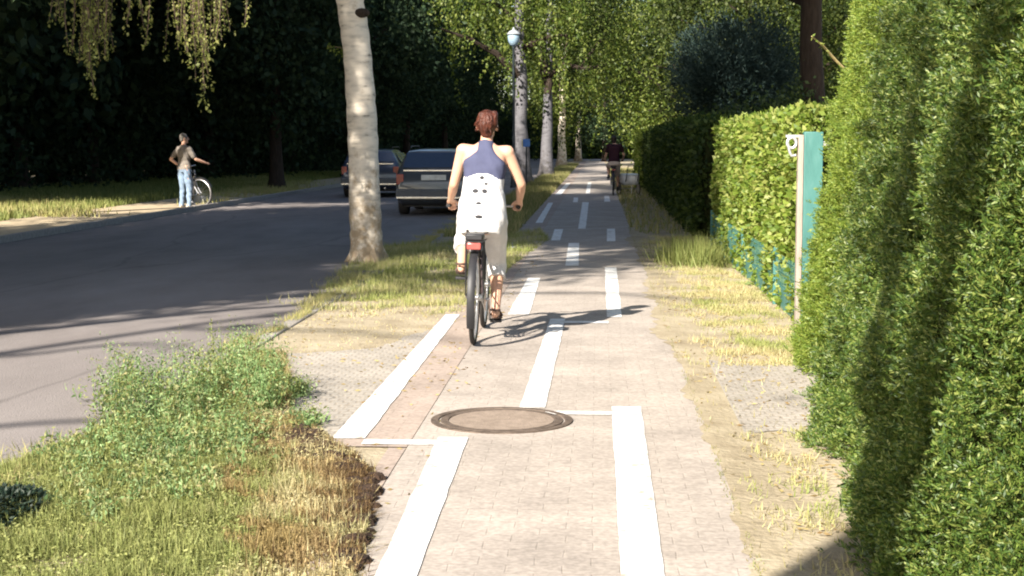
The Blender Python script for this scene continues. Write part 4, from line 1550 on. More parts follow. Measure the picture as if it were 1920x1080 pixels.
# ================================================================== PEOPLE
MT['skin'] = noise_mat('skin', [(0.3, (0.52, 0.29, 0.19)), (0.7, (0.64, 0.385, 0.27))], scale=5, rough=0.5, spec=0.4)
MT['hair_red'] = noise_mat('chestnut_hair', [(0.35, (0.028, 0.009, 0.006)), (0.65, (0.105, 0.030, 0.016))], scale=26, rough=0.5, bump=0.8, bscale=60, stretch=(1, 1, 0.3))
MT['hair_dark'] = noise_mat('dark_hair', [(0.35, (0.010, 0.007, 0.006)), (0.65, (0.04, 0.025, 0.018))], scale=26, rough=0.5, bump=0.8, bscale=60)
MT['hair_grey'] = noise_mat('grey_hair', [(0.35, (0.07, 0.06, 0.05)), (0.65, (0.15, 0.135, 0.115))], scale=26, rough=0.6, bump=0.8, bscale=60)


def cloth_mat(name, c, bump=0.35):
    return noise_mat(name, [(0.3, tuple(q * 0.85 for q in c)), (0.7, tuple(min(.9, q * 1.1) for q in c))], scale=6, rough=0.9, bump=bump, bscale=13, spec=0.15)


MT['eye'] = plain('eye_white', (0.5, 0.48, 0.45), 0.3)


def hand(mb, wrist, d, nrm, side, curl=1.0):
    """palm, four unequal bent fingers and a thumb; nrm points out of the palm, side towards the thumb"""
    d, nrm, side = Vector(d).normalized(), Vector(nrm).normalized(), Vector(side).normalized()
    w_ = Vector(wrist)
    for q in (-0.027, -0.009, 0.009, 0.027):
        mb.cap(w_ + side * q * 0.6 + d * 0.01, 0.016, w_ + d * 0.085 + side * q, 0.0115, 8)
    for i, (q, L_) in enumerate(((0.028, 0.068), (0.0095, 0.076), (-0.0095, 0.070), (-0.027, 0.055))):
        b = w_ + d * 0.087 + side * q
        a1 = 0.55 * curl + 0.04 * i
        m1 = b + (d * math.cos(a1) + nrm * math.sin(a1)) * L_ * 0.45
        a2 = 1.55 * curl
        m2 = m1 + (d * math.cos(a2) + nrm * math.sin(a2)) * L_ * 0.32
        a3 = 2.3 * curl
        m3 = m2 + (d * math.cos(a3) + nrm * math.sin(a3)) * L_ * 0.23
        mb.cap(b, 0.0095, m1, 0.009, 8)
        mb.cap(m1, 0.009, m2, 0.0085, 8)
        mb.cap(m2, 0.0085, m3, 0.0075, 8)
    t0 = w_ + d * 0.03 + side * 0.022
    t1 = t0 + (d * 0.7 + side * 0.6 + nrm * 0.35).normalized() * 0.038
    t2 = t1 + (d * 0.75 + side * 0.1 + nrm * 0.65).normalized() * 0.032
    mb.cap(t0, 0.014, t1, 0.0105, 8)
    mb.cap(t1, 0.0105, t2, 0.009, 8)


def head(mb, c, fwd, up=(0, 0, 1)):
    """skull, jaw, nose, brow, lips, ears and neck-ready base; c is the head centre"""
    f = Vector(fwd).normalized()
    u = Vector(up).normalized()
    f = (f - u * f.dot(u)).normalized()
    r = f.cross(u)
    R = Matrix((r, f, u)).transposed()
    c = Vector(c)
    P = lambda x, y, z: c + R @ Vector((x, y, z))
    mb.ell(P(0, -0.012, 0.022), (0.074, 0.092, 0.092), 18, 12, R)
    mb.ell(P(0, 0.030, -0.045), (0.055, 0.058, 0.068), 16, 10, R)
    mb.cap(P(0, 0.092, 0.012), 0.010, P(0, 0.108, -0.022), 0.0135, 8)
    mb.cap(P(-0.045, 0.074, 0.022), 0.010, P(0.045, 0.074, 0.022), 0.010, 8)
    mb.cap(P(-0.02, 0.083, -0.055), 0.008, P(0.02, 0.083, -0.055), 0.008, 8)
    mb.ell(P(0, 0.072, -0.092), (0.024, 0.02, 0.018), 10, 7, R)
    for s_ in (-1, 1):
        mb.ell(P(s_ * 0.077, -0.012, -0.008), (0.010, 0.021, 0.032), 10, 8, R)
    return P, R


def eyes(P, R, parent):
    for s_ in (-1, 1):
        MB().ell(P(s_ * 0.031, 0.074, 0.0), (0.013, 0.011, 0.009), 10, 7, R).build('eye', MT['eye'], parent)


def leg(mb, hip, knee, ankle, toe, k=1.0):
    hip, knee, ankle, toe = map(Vector, (hip, knee, ankle, toe))
    mb.cap(hip, 0.082 * k, knee, 0.054 * k)
    calf = knee.lerp(ankle, 0.30)
    back = (knee - ankle).normalized().cross(Vector((1, 0, 0))) * -0.012
    mb.cap(knee, 0.052 * k, calf - back, 0.053 * k)
    mb.cap(calf - back, 0.053 * k, ankle, 0.034 * k)
    foot(mb, ankle, toe, 0.0)


def foot(mb, ankle, toe, g):
    ankle, toe = Vector(ankle), Vector(toe)
    f = (toe - ankle)
    f.z *= 0.6
    heel = ankle + Vector((0, 0, -0.045)) - f.normalized() * 0.045
    mb.cap(ankle, 0.034 + g, heel, 0.028 + g)
    mb.cap(heel, 0.028 + g, toe, 0.026 + g)
    mb.cap(ankle + Vector((0, 0, -0.02)), 0.032 + g, toe, 0.024 + g)
    sx = Vector((f.y, -f.x, 0)).normalized() * 0.02
    mb.cap(toe - f * 0.15 + sx, 0.020 + g, toe + sx * 0.6, 0.018 + g)
    mb.cap(toe - f * 0.15 - sx, 0.020 + g, toe - sx * 0.6, 0.017 + g)


def arm(mb, sh, el, wr, k=1.0, g=0.0):
    sh, el, wr = map(Vector, (sh, el, wr))
    mb.cap(sh, 0.052 * k + g, sh.lerp(el, 0.55), 0.044 * k + g)
    mb.cap(sh.lerp(el, 0.55), 0.044 * k + g, el, 0.037 * k + g)
    mb.cap(el, 0.037 * k + g, el.lerp(wr, 0.35), 0.038 * k + g)
    mb.cap(el.lerp(wr, 0.35), 0.038 * k + g, wr, 0.025 * k + g)


# ---------------------------------------------------------------- the rider in front
rb = G(888, 648)
HEAD = 0.005
bike = make_bike('bicycle', 'dark city bicycle with rear rack and red reflector ridden along the path', (rb.x, rb.y, 0.0125), HEAD, MT['frame_dark'], roll=0.025)
rider = thing('person', 'rider seen from behind in navy racerback top and long white tunic on the dark bicycle', 'person', (rb.x, rb.y, 0.0125), HEAD)
rider.rotation_euler = (0, 0.025, HEAD)
ox = 0.02
Pv, Ch, Nk = Vector((ox, 0.27, 0.93)), Vector((ox + 0.005, 0.37, 1.30)), Vector((ox + 0.01, 0.43, 1.50))
hipL, hipR = Vector((ox - 0.095, 0.30, 0.90)), Vector((ox + 0.095, 0.30, 0.90))
kneeL, kneeR = Vector((-0.145, 0.72, 0.83)), Vector((0.125, 0.63, 0.57))
ankL, ankR = Vector((-0.135, 0.37, 0.565)), Vector((0.135, 0.425, 0.215))
toeL, toeR = Vector((-0.145, 0.49, 0.50)), Vector((0.14, 0.56, 0.155))
shL, shR = Vector((ox - 0.165, 0.41, 1.435)), Vector((ox + 0.175, 0.41, 1.43))
elL, elR = Vector((-0.215, 0.48, 1.175)), Vector((0.305, 0.48, 1.19))
wrL, wrR = Vector((-0.255, 0.665, 1.045)), Vector((0.285, 0.655, 1.045))
torso = [((ox, 0.24, 0.80), 0.10, 0.07), ((ox, 0.25, 0.86), 0.165, 0.115), ((ox, 0.27, 0.95), 0.168, 0.115), ((ox, 0.315, 1.10), 0.130, 0.090), ((ox + 0.003, 0.35, 1.22), 0.138, 0.098), ((ox + 0.006, 0.38, 1.33), 0.158, 0.105), ((ox + 0.008, 0.405, 1.41), 0.162, 0.088), ((ox + 0.01, 0.42, 1.465), 0.105, 0.065), ((ox + 0.01, 0.43, 1.50), 0.055, 0.052)]
mb = MB()
mb.loft(torso, 22)
hc = Vector((ox + 0.012, 0.475, 1.625))
mb.cap(Vector((ox + 0.01, 0.425, 1.45)), 0.052, hc + Vector((0, -0.015, -0.06)), 0.046)
Pf, Rf = head(mb, hc, (0.05, 1, -0.05))
for s_, e_, w_, sd in ((shL, elL, wrL, -1), (shR, elR, wrR, 1)):
    mb.cap(Vector((ox, 0.405, 1.42)), 0.05, s_, 0.055)
    arm(mb, s_, e_, w_)
hand(mb, wrL, (-0.02, 0.95, -0.35), (0.35, -0.1, -0.93), (0.9, 0.1, 0.3), 1.15)
hand(mb, wrR, (-0.12, 0.95, -0.28), (-0.35, -0.1, -0.93), (-0.9, 0.1, 0.3), 1.15)
leg(mb, hipL, kneeL, ankL, toeL)
leg(mb, hipR, kneeR, ankR, toeR)
fuse('body', mb, MT['skin'], rider, 0.0075, 4)
eyes(Pf, Rf, rider)
# hair: short, gathered at the back
mb = MB()
mb.ell(Pf(0, -0.022, 0.032), (0.085, 0.100, 0.096), 18, 12, Rf)
mb.ell(Pf(0, -0.085, 0.012), (0.062, 0.040, 0.068), 14, 10, Rf)
mb.ell(Pf(0.004, -0.062, -0.05), (0.05, 0.034, 0.045), 12, 8, Rf)
for k in range(16):
    a = rnd.uniform(0, 2 * PI)
    mb.ell(Pf(0.062 * math.cos(a), -0.05 + 0.05 * math.sin(a) * 0.6, 0.05 + rnd.uniform(-0.05, 0.045)), (0.028, 0.03, 0.03), 8, 6, Rf)
hr_ = fuse('hair', mb, MT['hair_red'], rider, 0.008, 3)
st = MB()
for k in range(46):
    a, e_ = rnd.uniform(0, 2 * PI), rnd.uniform(-0.5, 1.3)
    d = Vector((math.cos(a) * math.cos(e_), -abs(math.sin(a)) * math.cos(e_), math.sin(e_)))
    p = Pf(d.x * 0.086, -0.03 + d.y * 0.098, 0.022 + d.z * 0.095)
    q = p + Rf @ (d * 0.004 + Vector((rnd.gauss(0, .008), rnd.gauss(0, .005), -0.03)))
    st.tube([p - Rf @ (d * 0.01), p.lerp(q, 0.5) + Rf @ d * 0.003, q], [0.005, 0.004, 0.0012], 5)
st.build('locks', MT['hair_red'], hr_)
# navy racerback top
navy = cloth_mat('navy_jersey', (0.070, 0.076, 0.130))
mb = MB()
g = 0.011
mb.loft([((ox, 0.325, 1.15), 0.135 + g, 0.098 + g), ((ox + 0.003, 0.35, 1.22), 0.142 + g, 0.102 + g), ((ox + 0.006, 0.378, 1.32), 0.160 + g, 0.110 + g), ((ox + 0.006, 0.385, 1.345), 0.150 + g, 0.108 + g), ((ox + 0.008, 0.398, 1.39), 0.100, 0.098 + g), ((ox + 0.008, 0.415, 1.44), 0.072, 0.082 + g), ((ox + 0.01, 0.425, 1.485), 0.062, 0.062 + g), ((ox + 0.01, 0.43, 1.502), 0.056, 0.055 + g)], 24, p=2.6)
fuse('top', mb, navy, rider, 0.008, 3, fold=0.004)
# long white tunic over the seat
white = cloth_mat('white_cotton', (0.62, 0.61, 0.60), 0.55)
mb = MB()
mb.loft([((ox, 0.215, 0.80), 0.150, 0.110), ((ox, 0.228, 0.85), 0.178, 0.138), ((ox, 0.25, 0.93), 0.190, 0.148), ((ox, 0.285, 1.03), 0.178, 0.132), ((ox, 0.32, 1.13), 0.160, 0.118), ((ox + 0.002, 0.342, 1.20), 0.155, 0.116), ((ox + 0.003, 0.352, 1.235), 0.154, 0.114), ((ox + 0.003, 0.356, 1.25), 0.146, 0.106)], 28, p=2.3)
for k in range(6):
    a = PI + PI * (k + 0.5) / 6
    mb.cap(Vector((ox + 0.165 * math.cos(a), 0.232 + 0.132 * math.sin(a), 0.86)), 0.012, Vector((ox + 0.155 * math.cos(a + 0.2), 0.285 + 0.115 * math.sin(a + 0.2), 1.05)), 0.006, 8)
tun = fuse('tunic', mb, white, rider, 0.0085, 3, fold=0.0045)
tm_ = tun.data
bvh = BVHTree.FromPolygons([v.co[:] for v in tm_.vertices], [p.vertices[:] for p in tm_.polygons])
dark_print = plain('dark_print', (0.035, 0.035, 0.04), 0.9)
for dx, zz, rx_, rz_ in ((-0.003, 1.235, 0.014, 0.012), (-0.048, 1.135, 0.020, 0.014), (0.022, 1.135, 0.018, 0.015), (-0.018, 1.045, 0.017, 0.010), (-0.01, 0.945, 0.024, 0.011), (0.03, 1.19, 0.012, 0.008)):
    hit = bvh.ray_cast(Vector((ox + dx, -1.0, zz)), Vector((0, 1, 0)))
    if hit[0] is not None:
        n_ = hit[1]
        q = n_.to_track_quat('Y', 'Z').to_matrix()
        MB().ell(hit[0] + n_ * 0.0005, (rx_ * 1.3, 0.004, rz_ * 1.3), 10, 6, q).build('printed_motif', dark_print, tun)
# white three quarter trousers
mb = MB()
mb.loft([((ox, 0.24, 0.815), 0.12, 0.085), ((ox, 0.25, 0.86), 0.178, 0.125), ((ox, 0.28, 0.97), 0.178, 0.122), ((ox, 0.30, 1.03), 0.155, 0.11)], 20)
for hp, kn, an, t_ in ((hipL, kneeL, ankL, 0.62), (hipR, kneeR, ankR, 0.34)):
    mb.cap(hp, 0.096, kn, 0.076)
    e_ = kn.lerp(an, t_)
    mb.loft([(kn.lerp(hp, 0.1), 0.070, 0.070), (kn, 0.076, 0.076), (kn.lerp(e_, 0.6), 0.076, 0.076), (e_, 0.074, 0.074)], 18, p=2.0)
fuse('trousers', mb, white, rider, 0.007, 4, fold=0.008)
shoe = plain('brown_sandal', (0.07, 0.04, 0.03), 0.6)
for an, to in ((ankL, toeL), (ankR, toeR)):
    mb = MB()
    f = (to - an)
    f.z *= 0.6
    heel = an + Vector((0, 0, -0.062)) - f.normalized() * 0.05
    tip = to + Vector((0, 0.012, -0.016))
    mb.loft([(heel, 0.030, 0.014), (heel.lerp(tip, 0.15), 0.036, 0.016), (heel.lerp(tip, 0.5), 0.036, 0.016), (heel.lerp(tip, 0.8), 0.045, 0.016), (tip, 0.034, 0.013)], 14)
    mb.tube([tip.lerp(heel, 0.3) + Vector((s_ * 0.043, 0, 0.01 + 0.045 * (1 - s_ * s_))) for s_ in np.linspace(-1, 1, 9)], 0.010, 8)
    mb.tube([heel + Vector((0.035 * math.cos(a), -0.02 - 0.03 * math.sin(a), 0.055)) for a in np.linspace(0, PI, 9)], 0.009, 8)
    mb.build('shoe', shoe, rider)


# ---------------------------------------------------------------- generic standing or walking people
def stander(label, loc, rz, J, shirt, trouser, hair, sleeve=0.5, trouser_to=1.0, scale=1.0, tall_hair=0.0, long_trouser=True, shoe_mat=None):
    p = thing('person', label, 'person', loc, rz)
    p.scale = (scale,) * 3
    mb = MB()
    tz = J.get('tz', 0.0)
    T = [((0, -0.0, 0.84), 0.11, 0.08), ((0, 0, 0.90), 0.165, 0.11), ((0, 0.0, 0.98), 0.165, 0.11), ((0, 0.01, 1.10), 0.140, 0.095), ((0, 0.0, 1.24), 0.155, 0.105), ((0, -0.01, 1.36), 0.175, 0.105), ((0, -0.01, 1.42), 0.15, 0.08), ((0, -0.005, 1.47), 0.06, 0.055)]
    T = [(Vector(c) + Vector((0, tz * max(0, (c[2] - 0.9)), 0)), a, b) for c, a, b in T]
    mb.loft(T, 20)
    hc_ = Vector((0, 0.02 + tz * 0.7, 1.62))
    mb.cap((0, tz * 0.5, 1.43), 0.055, hc_ - Vector((0, 0.015, 0.06)), 0.05)
    P_, R_ = head(mb, hc_, J.get('look', (0, 1, -0.1)))
    for side, s_ in (('L', -1), ('R', 1)):
        sh_ = Vector((s_ * 0.175, -0.01 + tz * 0.5, 1.385))
        mb.cap((0, tz * 0.5, 1.38), 0.06, sh_, 0.055)
        arm(mb, sh_, J['el' + side], J['wr' + side])
        el_, wr_ = Vector(J['el' + side]), Vector(J['wr' + side])
        hand(mb, wr_, (wr_ - el_).normalized() * 0.6 + Vector(J.get('hd' + side, (0, 0, -0.5))), (-s_, 0.1, -0.2), (0, 1, 0.2), J.get('curl', 0.7))
        leg(mb, (s_ * 0.09, 0, 0.90), J['kn' + side], J['an' + side], J['to' + side])
    fuse('body', mb, MT['skin'], p, 0.011, 3)
    eyes(P_, R_, p)
    mb = MB()
    mb.ell(P_(0, -0.018, 0.034), (0.083, 0.097, 0.092), 16, 10, R_)
    mb.ell(P_(0, -0.06, -0.02 - tall_hair), (0.068, 0.045, 0.06 + tall_hair), 14, 8, R_)
    for k in range(10):
        a = rnd.uniform(0, 2 * PI)
        mb.ell(P_(0.06 * math.cos(a), -0.04 + 0.03 * math.sin(a), 0.05 + rnd.uniform(-0.05, 0.04)), (0.03, 0.03, 0.03), 8, 6, R_)
    fuse('hair', mb, hair, p, 0.011, 2)
    mb = MB()
    g = 0.014
    mb.loft([(c, a + g, b + g) for c, a, b in T[1:7]] + [(Vector(T[7][0]) + Vector((0, 0, -0.005)), 0.075, 0.065)], 20)
    for side, s_ in (('L', -1), ('R', 1)):
        sh_ = Vector((s_ * 0.175, -0.01 + tz * 0.5, 1.385))
        el_ = Vector(J['el' + side])
        mb.cap((0, tz * 0.5, 1.375), 0.07, sh_, 0.07)
        if sleeve > 0:
            mb.cap(sh_, 0.068, sh_.lerp(el_, min(1, sleeve * 1.5)), 0.060)
            if sleeve > 0.7:
                mb.cap(el_, 0.056, el_.lerp(Vector(J['wr' + side]), 0.85), 0.042)
    fuse('shirt', mb, shirt, p, 0.012, 3, fold=0.010)
    mb = MB()
    mb.loft([(c, a + 0.012, b + 0.012) for c, a, b in T[0:3]] + [(T[3][0], 0.145, 0.10)], 20)
    for side, s_ in (('L', -1), ('R', 1)):
        hp = Vector((s_ * 0.09, 0, 0.89))
        kn, an = Vector(J['kn' + side]), Vector(J['an' + side])
        mb.cap(hp, 0.094, kn, 0.070)
        mb.cap(kn, 0.070, kn.lerp(an, trouser_to), 0.058)
    fuse('trousers', mb, trouser, p, 0.012, 3, fold=0.010)
    sm_ = shoe_mat or plain('light_shoe', (0.45, 0.40, 0.34), 0.7)
    for side in 'LR':
        mb = MB()
        foot(mb, J['an' + side], J['to' + side], 0.009)
        fuse('shoe', mb, sm_, p, 0.011, 2)
    return p


grey_tee = cloth_mat('grey_beige_tee', (0.20, 0.175, 0.15))
jeans = cloth_mat('blue_jeans', (0.20, 0.27, 0.36))
pj = G(347, 391)
J1 = dict(elL=(-0.36, -0.08, 1.14), wrL=(-0.20, 0.04, 0.99), elR=(0.27, 0.12, 1.14), wrR=(0.33, 0.36, 1.06), hdL=(0.6, 0.2, -0.4), hdR=(0, 0.5, -0.1),
          knL=(-0.10, 0.03, 0.48), anL=(-0.11, 0.0, 0.085), toL=(-0.14, 0.15, 0.04), knR=(0.10, 0.05, 0.48), anR=(0.115, 0.02, 0.085), toR=(0.16, 0.17, 0.04), look=(0.5, 1, -0.1), curl=0.9)
stander('person in grey tee and light blue jeans standing across the road, hand on hip', (pj.x, pj.y, 0.005), -0.55, J1, grey_tee, jeans, MT['hair_grey'], sleeve=0.45)
# the bicycle held by that person, front wheel turned to the road
bk = G(372, 391)
rz2 = PI + 0.42
hv = Vector((-math.sin(rz2), math.cos(rz2), 0))
make_bike('bicycle', 'silver bicycle held by the person standing across the road', (bk.x - hv.x * 1.07, bk.y - hv.y * 1.07, 0.005), rz2, MT['frame_grey'], rack=True, roll=0.05, steer=0.75)

# far cyclist on the path
fb = G(1150, 367)
dark_top = cloth_mat('dark_maroon_top', (0.035, 0.014, 0.02))
cream = cloth_mat('cream_shorts', (0.55, 0.45, 0.38))
b3 = make_bike('bicycle', 'small distant bicycle ridden away along the far path', (fb.x, fb.y, 0.0125), 0.0, MT['frame_dark'], rack=True)
far_r = thing('person', 'distant rider in a dark top and cream shorts cycling away along the far path', 'person', (fb.x, fb.y, 0.0125))
mb = MB()
ox = 0.0
mb.loft(torso, 20)
hc = Vector((0.012, 0.475, 1.615))
mb.cap(Vector((0.01, 0.425, 1.45)), 0.055, hc + Vector((0, -0.015, -0.06)), 0.05)
Pf, Rf = head(mb, hc, (0.0, 1, -0.05))
for s_, e_, w_ in ((shL, elL, wrL), (shR, elR, wrR)):
    mb.cap(Vector((0.01, 0.405, 1.42)), 0.05, s_, 0.055)
    arm(mb, s_, e_, w_)
hand(mb, wrL, (-0.02, 0.95, -0.35), (0.35, -0.1, -0.93), (0.9, 0.1, 0.3), 1.15)
hand(mb, wrR, (-0.12, 0.95, -0.28), (-0.35, -0.1, -0.93), (-0.9, 0.1, 0.3), 1.15)
leg(mb, hipL, kneeL, ankL, toeL)
leg(mb, hipR, kneeR, ankR, toeR)
fuse('body', mb, MT['skin'], far_r, 0.012, 3)
mb = MB()
mb.ell(Pf(0, -0.02, 0.03), (0.088, 0.102, 0.098), 14, 10, Rf)
mb.ell(Pf(0, -0.07, -0.05), (0.07, 0.04, 0.09), 12, 8, Rf)
fuse('hair', mb, MT['hair_dark'], far_r, 0.012, 2)
mb = MB()
mb.loft([(Vector(c), a + 0.02, b + 0.02) for c, a, b in torso[2:8]], 20)
for s_, e_ in ((shL, elL), (shR, elR)):
    mb.cap(Vector((0.01, 0.405, 1.41)), 0.065, s_, 0.07)
    mb.cap(s_, 0.068, s_.lerp(e_, 0.6), 0.06)
fuse('shirt', mb, dark_top, far_r, 0.012, 3)
mb = MB()
mb.loft([((0.02, 0.22, 0.80), 0.12, 0.085), ((0.02, 0.25, 0.86), 0.185, 0.13), ((0.02, 0.28, 0.97), 0.18, 0.125), ((0.02, 0.30, 1.03), 0.155, 0.11)], 20)
for hp, kn in ((hipL, kneeL), (hipR, kneeR)):
    mb.cap(hp, 0.098, hp.lerp(kn, 0.9), 0.082)
fuse('shorts', mb, cream, far_r, 0.012, 3)
for an, to in ((ankL, toeL), (ankR, toeR)):
    mb = MB()
    foot(mb, an, to, 0.009)
    fuse('shoe', mb, MT['black'], far_r, 0.011, 2)

# small white handcart by the hedge
wk = G(1179, 366)
hc_t = thing('handcart', 'small pale white box handcart standing by the shaded hedge', 'handcart', (wk.x, wk.y, 0.0085), 0.25)
cw = plain('cart_white', (0.62, 0.64, 0.66), 0.5)
MB().loft([((0, 0, 0.30), 0.21, 0.28), ((0, 0, 0.34), 0.24, 0.32), ((0, 0, 0.54), 0.26, 0.34), ((0, 0, 0.575), 0.25, 0.33)], 20, p=5).build('box', cw, hc_t)
MB().loft([((0, 0, 0.578), 0.265, 0.345), ((0, 0, 0.60), 0.265, 0.345), ((0, 0, 0.63), 0.2, 0.27)], 20, p=5).build('lid', plain('cart_lid', (0.45, 0.52, 0.55), 0.5), hc_t)
for s_ in (-1, 1):
    wo = MB().lathe([(0.02, -0.02), (0.15, -0.01), (0.15, 0.01), (0.02, 0.02)], (s_ * 0.29, 0.0, 0.19), 'X', 20).build('wheel', MT['steel'], hc_t)
    MB().tube([(s_ * 0.29, 0.17 * math.cos(t), 0.19 + 0.17 * math.sin(t)) for t in np.linspace(0, 2 * PI, 25)[:-1]], 0.018, 8, closed=True).build('tyre', MT['tyre'], wo)
MB().tube([(-0.18, -0.30, 0.4), (-0.17, -0.52, 0.85), (0.17, -0.52, 0.85), (0.18, -0.30, 0.4)], 0.014, 8).build('handle', MT['black'], hc_t)
MB().tube([(-0.29, 0, 0.19), (0.29, 0, 0.19)], 0.014, 8).build('axle', MT['steel'], hc_t)
MB().tube([(0, -0.27, 0.30), (0, -0.30, 0.0)], 0.012, 8).build('stand', MT['steel'], hc_t)

# ================================================================== STREET LAMP
lp = G(963, 352)
lamp = thing('street_lamp', 'slim dark street lamp with a pale blue white lantern among the birches', 'street lamp', lp)
MT['lamp_metal'] = plain('lamp_green_black', (0.03, 0.04, 0.045), 0.5)
lz = A(963, 73, lp.y).z
MB().lathe([(0.12, 0), (0.12, 0.06), (0.09, 0.10), (0.08, 0.9), (0.095, 0.94), (0.06, 1.0), (0.048, 2.4), (0.04, lz - 0.35), (0.055, lz - 0.33), (0.05, lz - 0.25)], n=16).build('pole', MT['lamp_metal'], lamp)
gl_m, t_, b_, N_, L_ = new_mat('opal_glass')
b_.inputs['Base Color'].default_value = (0.30, 0.42, 0.52, 1)
b_.inputs['Roughness'].default_value = 0.25
MB().lathe([(0.06, lz - 0.25), (0.13, lz - 0.2), (0.19, lz - 0.08), (0.205, lz + 0.08), (0.19, lz + 0.14)], n=20).build('lantern', gl_m, lamp)
MB().lathe([(0.23, lz + 0.14), (0.24, lz + 0.16), (0.15, lz + 0.26), (0.05, lz + 0.31), (0.03, lz + 0.38), (0.01, lz + 0.40)], n=20).build('cap', plain('lamp_cap', (0.30, 0.32, 0.33), 0.5), lamp)
# small blue plate on the birch behind the lamp
sp_ = A(987, 268, 50.5)
sg = thing('blue_sign', 'small blue plate with a yellowish edge on a post by the darkened birch', 'sign', (sp_.x, sp_.y, 0))
MB().tube([(0, 0.03, 0), (0, 0.03, sp_.z + 0.15)], 0.025, 8).build('post', MT['lamp_metal'], sg)
MB().box((0, 0, sp_.z), (0.24, 0.02, 0.26)).build('plate', plain('blue_plate', (0.05, 0.16, 0.45), 0.4), sg, bevel=0.006)
MB().box((-0.135, 0, sp_.z), (0.025, 0.018, 0.26)).build('plate_edge', plain('yellow_edge', (0.5, 0.42, 0.12), 0.5), sg)


# ================================================================== CARS
MT['glass'] = plain('car_glass', (0.05, 0.08, 0.15), 0.12, 0.9, var=0.05)  # reflected sky put into the base colour as blue
MT['tail'] = plain('tail_light', (0.28, 0.03, 0.025), 0.2, 0.6)
MT['clearl'] = plain('pale_lens', (0.55, 0.52, 0.5), 0.2, 0.6)
MT['plate_w'] = plain('number_plate', (0.62, 0.62, 0.58), 0.5)
MT['chrome'] = plain('bright_trim', (0.65, 0.66, 0.68), 0.22, metallic=0.9)


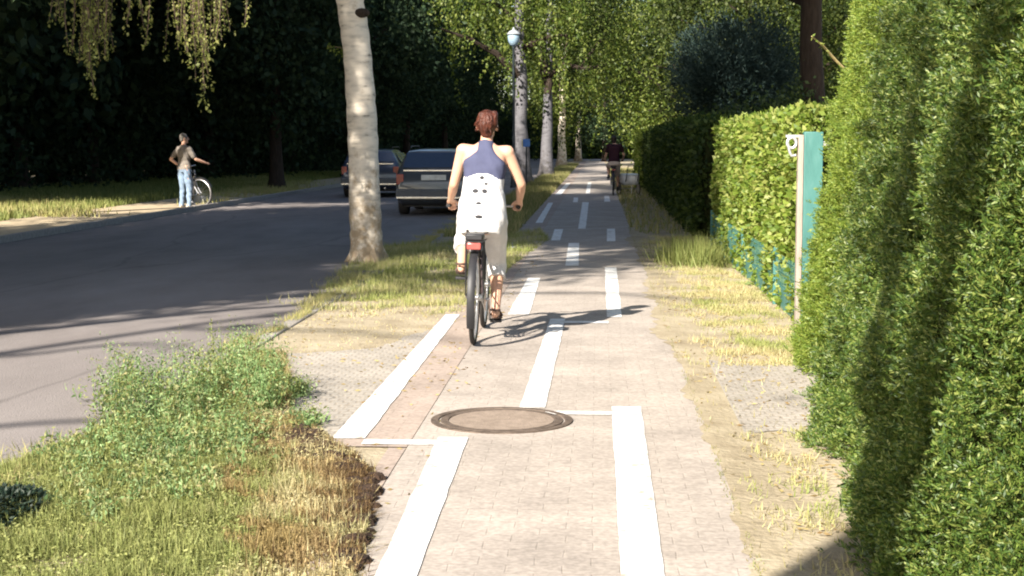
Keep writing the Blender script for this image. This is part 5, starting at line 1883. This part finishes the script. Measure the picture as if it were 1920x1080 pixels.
def make_car(name, label, loc, rz, paint, W=1.72, Ln=4.35, H=1.40, boxy=True):
    c = thing(name, label, 'car', loc, rz)          # rear end at the origin, heading +Y
    hw = W / 2
    # stations along the length: y, half width, sill z, belt z, roof z (or bonnet), half roof width
    S = [(0.00, hw * 0.90, 0.34, 0.62, 0.66, hw * 0.84), (0.04, hw * 0.95, 0.30, 0.80, 0.88, hw * 0.88), (0.10, hw * 0.975, 0.26, 0.90, 0.965, hw * 0.86),
         (0.17, hw * 0.99, 0.24, 0.93, 1.17, hw * 0.80), (0.26, hw, 0.22, 0.94, H - 0.05, hw * 0.74), (0.42, hw, 0.2, 0.94, H - 0.015, hw * 0.71), (1.4, hw, 0.18, 0.93, H, hw * 0.71),
         (2.2, hw, 0.18, 0.92, H - 0.03, hw * 0.70), (2.55, hw, 0.18, 0.92, H - 0.13, hw * 0.70), (3.15, hw, 0.2, 0.90, 0.97, hw * 0.80), (3.4, hw * 0.99, 0.2, 0.88, 0.92, hw * 0.84),
         (4.05, hw * 0.95, 0.22, 0.78, 0.83, hw * 0.82), (4.28, hw * 0.88, 0.27, 0.62, 0.68, hw * 0.76), (Ln, hw * 0.8, 0.34, 0.52, 0.56, hw * 0.7)]
    rs = []
    for y_, a, zs, zb, zr, ar in S:
        h2 = zb - zs
        ring = []
        half = [(a * 0.86, zs), (a * 0.965, zs + h2 * 0.12), (a, zs + h2 * 0.45), (a * 0.992, zs + h2 * 0.8), (a * 0.955, zb), (ar * 1.02 if zr - zb > 0.12 else ar, zb + (zr - zb) * 0.78), (ar * 0.93, zb + (zr - zb) * 0.95), (ar * 0.55, zr)]
        ring = [(x_, y_, z_) for x_, z_ in half] + [(-x_, y_, z_) for x_, z_ in reversed(half)]
        rs.append(ring)
    mb = MB()
    mb.rings(rs, True)
    mb.build('body', paint, c, angle=32)
    # rear window on the sloping tailgate
    def pane(name_, q, mat_, n_out=0.006, par=c):
        q = [Vector(p) for p in q]
        nn = (q[1] - q[0]).cross(q[3] - q[0]).normalized()
        m_ = MB()
        m_.poly([p + nn * 0.0 for p in q], n_out, nn)
        return m_.build(name_, mat_, par, bevel=0.004)
    rw = hw * 0.80
    pane('rear_window', [(-rw, 0.108, 1.00), (rw, 0.108, 1.00), (hw * 0.70, 0.232, H - 0.085), (-hw * 0.70, 0.232, H - 0.085)], MT['glass'], 0.02)
    for s_ in (-1, 1):
        for y0, y1, t0, t1 in ((0.62, 1.30, 0.66, 1.30), (1.38, 2.08, 1.38, 2.05), (2.14, 2.98, 2.14, 2.50)):
            q = [(s_ * hw * 0.968, y0, 0.965), (s_ * hw * 0.968, y1, 0.96), (s_ * hw * 0.735, t1, H - 0.12), (s_ * hw * 0.735, t0, H - 0.12)]
            if s_ < 0: q = q[::-1]
            pane('side_window', q, MT['glass'], 0.012)
        # wheels
        for yy in (0.80, 3.45):
            wo = MB().lathe([(0.19, -0.085), (0.20, 0.0), (0.195, 0.085), (0.14, 0.088), (0.05, 0.078)], (s_ * (hw - 0.10), yy, 0.31), 'X', 24).build('wheel', MT['steel'], c)
            MB().lathe([(0.195, -0.10), (0.29, -0.098), (0.312, -0.07), (0.312, 0.07), (0.29, 0.098), (0.195, 0.10)], (s_ * (hw - 0.10), yy, 0.312), 'X', 28).build('tyre', MT['tyre'], wo)
        MB().box((s_ * hw * 0.865, 0.045, 0.76), (0.16, 0.07, 0.22)).build('tail_light', MT['tail'], c, bevel=0.012)
        MB().ell((s_ * (hw + 0.09), 2.72, 0.99), (0.10, 0.05, 0.065), 12, 8).build('mirror', paint, c)
        MB().box((s_ * hw * 0.66, 4.25, 0.62), (0.30, 0.09, 0.12)).build('headlight', MT['clearl'], c, bevel=0.02)
        MB().tube([(s_ * hw * 0.66, 0.55, H + 0.012), (s_ * hw * 0.66, 0.7, H + 0.05), (s_ * hw * 0.66, 2.0, H + 0.05), (s_ * hw * 0.66, 2.15, H + 0.005)], 0.014, 8).build('roof_rail', MT['black'], c)
    bp = MB().box((0, -0.035, 0.46), (W * 0.96, 0.14, 0.20)).build('rear_bumper', plain('grey_bumper', (0.10, 0.105, 0.11), 0.6), c, bevel=0.03)
    MB().box((0, -0.11, 0.385), (W * 0.94, 0.02, 0.035)).build('trim_strip', MT['chrome'], bp)
    MB().box((0, 4.36, 0.45), (W * 0.9, 0.14, 0.2)).build('front_bumper', plain('front_bumper_grey', (0.10, 0.105, 0.11), 0.6), c, bevel=0.03)
    MB().box((0, 0.0, 0.80), (0.52, 0.02, 0.11)).build('number_plate', MT['plate_w'], c, bevel=0.003)
    MB().box((0, 0.062, 0.945), (W * 0.78, 0.02, 0.025)).build('tailgate_trim', MT['chrome'], c)
    MB().box((0, 2.2, 0.22), (W * 0.8, 3.6, 0.10)).build('underbody', MT['black'], c)
    MB().tube([(hw * 0.5, -0.06, 0.27), (hw * 0.5, 0.3, 0.27)], 0.025, 10).build('exhaust', MT['steel'], c)
    return c


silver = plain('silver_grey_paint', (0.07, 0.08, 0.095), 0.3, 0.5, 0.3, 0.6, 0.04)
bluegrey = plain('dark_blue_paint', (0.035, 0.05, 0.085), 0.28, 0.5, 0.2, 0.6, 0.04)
cl_, cr_ = G(735, 405), G(893, 405)
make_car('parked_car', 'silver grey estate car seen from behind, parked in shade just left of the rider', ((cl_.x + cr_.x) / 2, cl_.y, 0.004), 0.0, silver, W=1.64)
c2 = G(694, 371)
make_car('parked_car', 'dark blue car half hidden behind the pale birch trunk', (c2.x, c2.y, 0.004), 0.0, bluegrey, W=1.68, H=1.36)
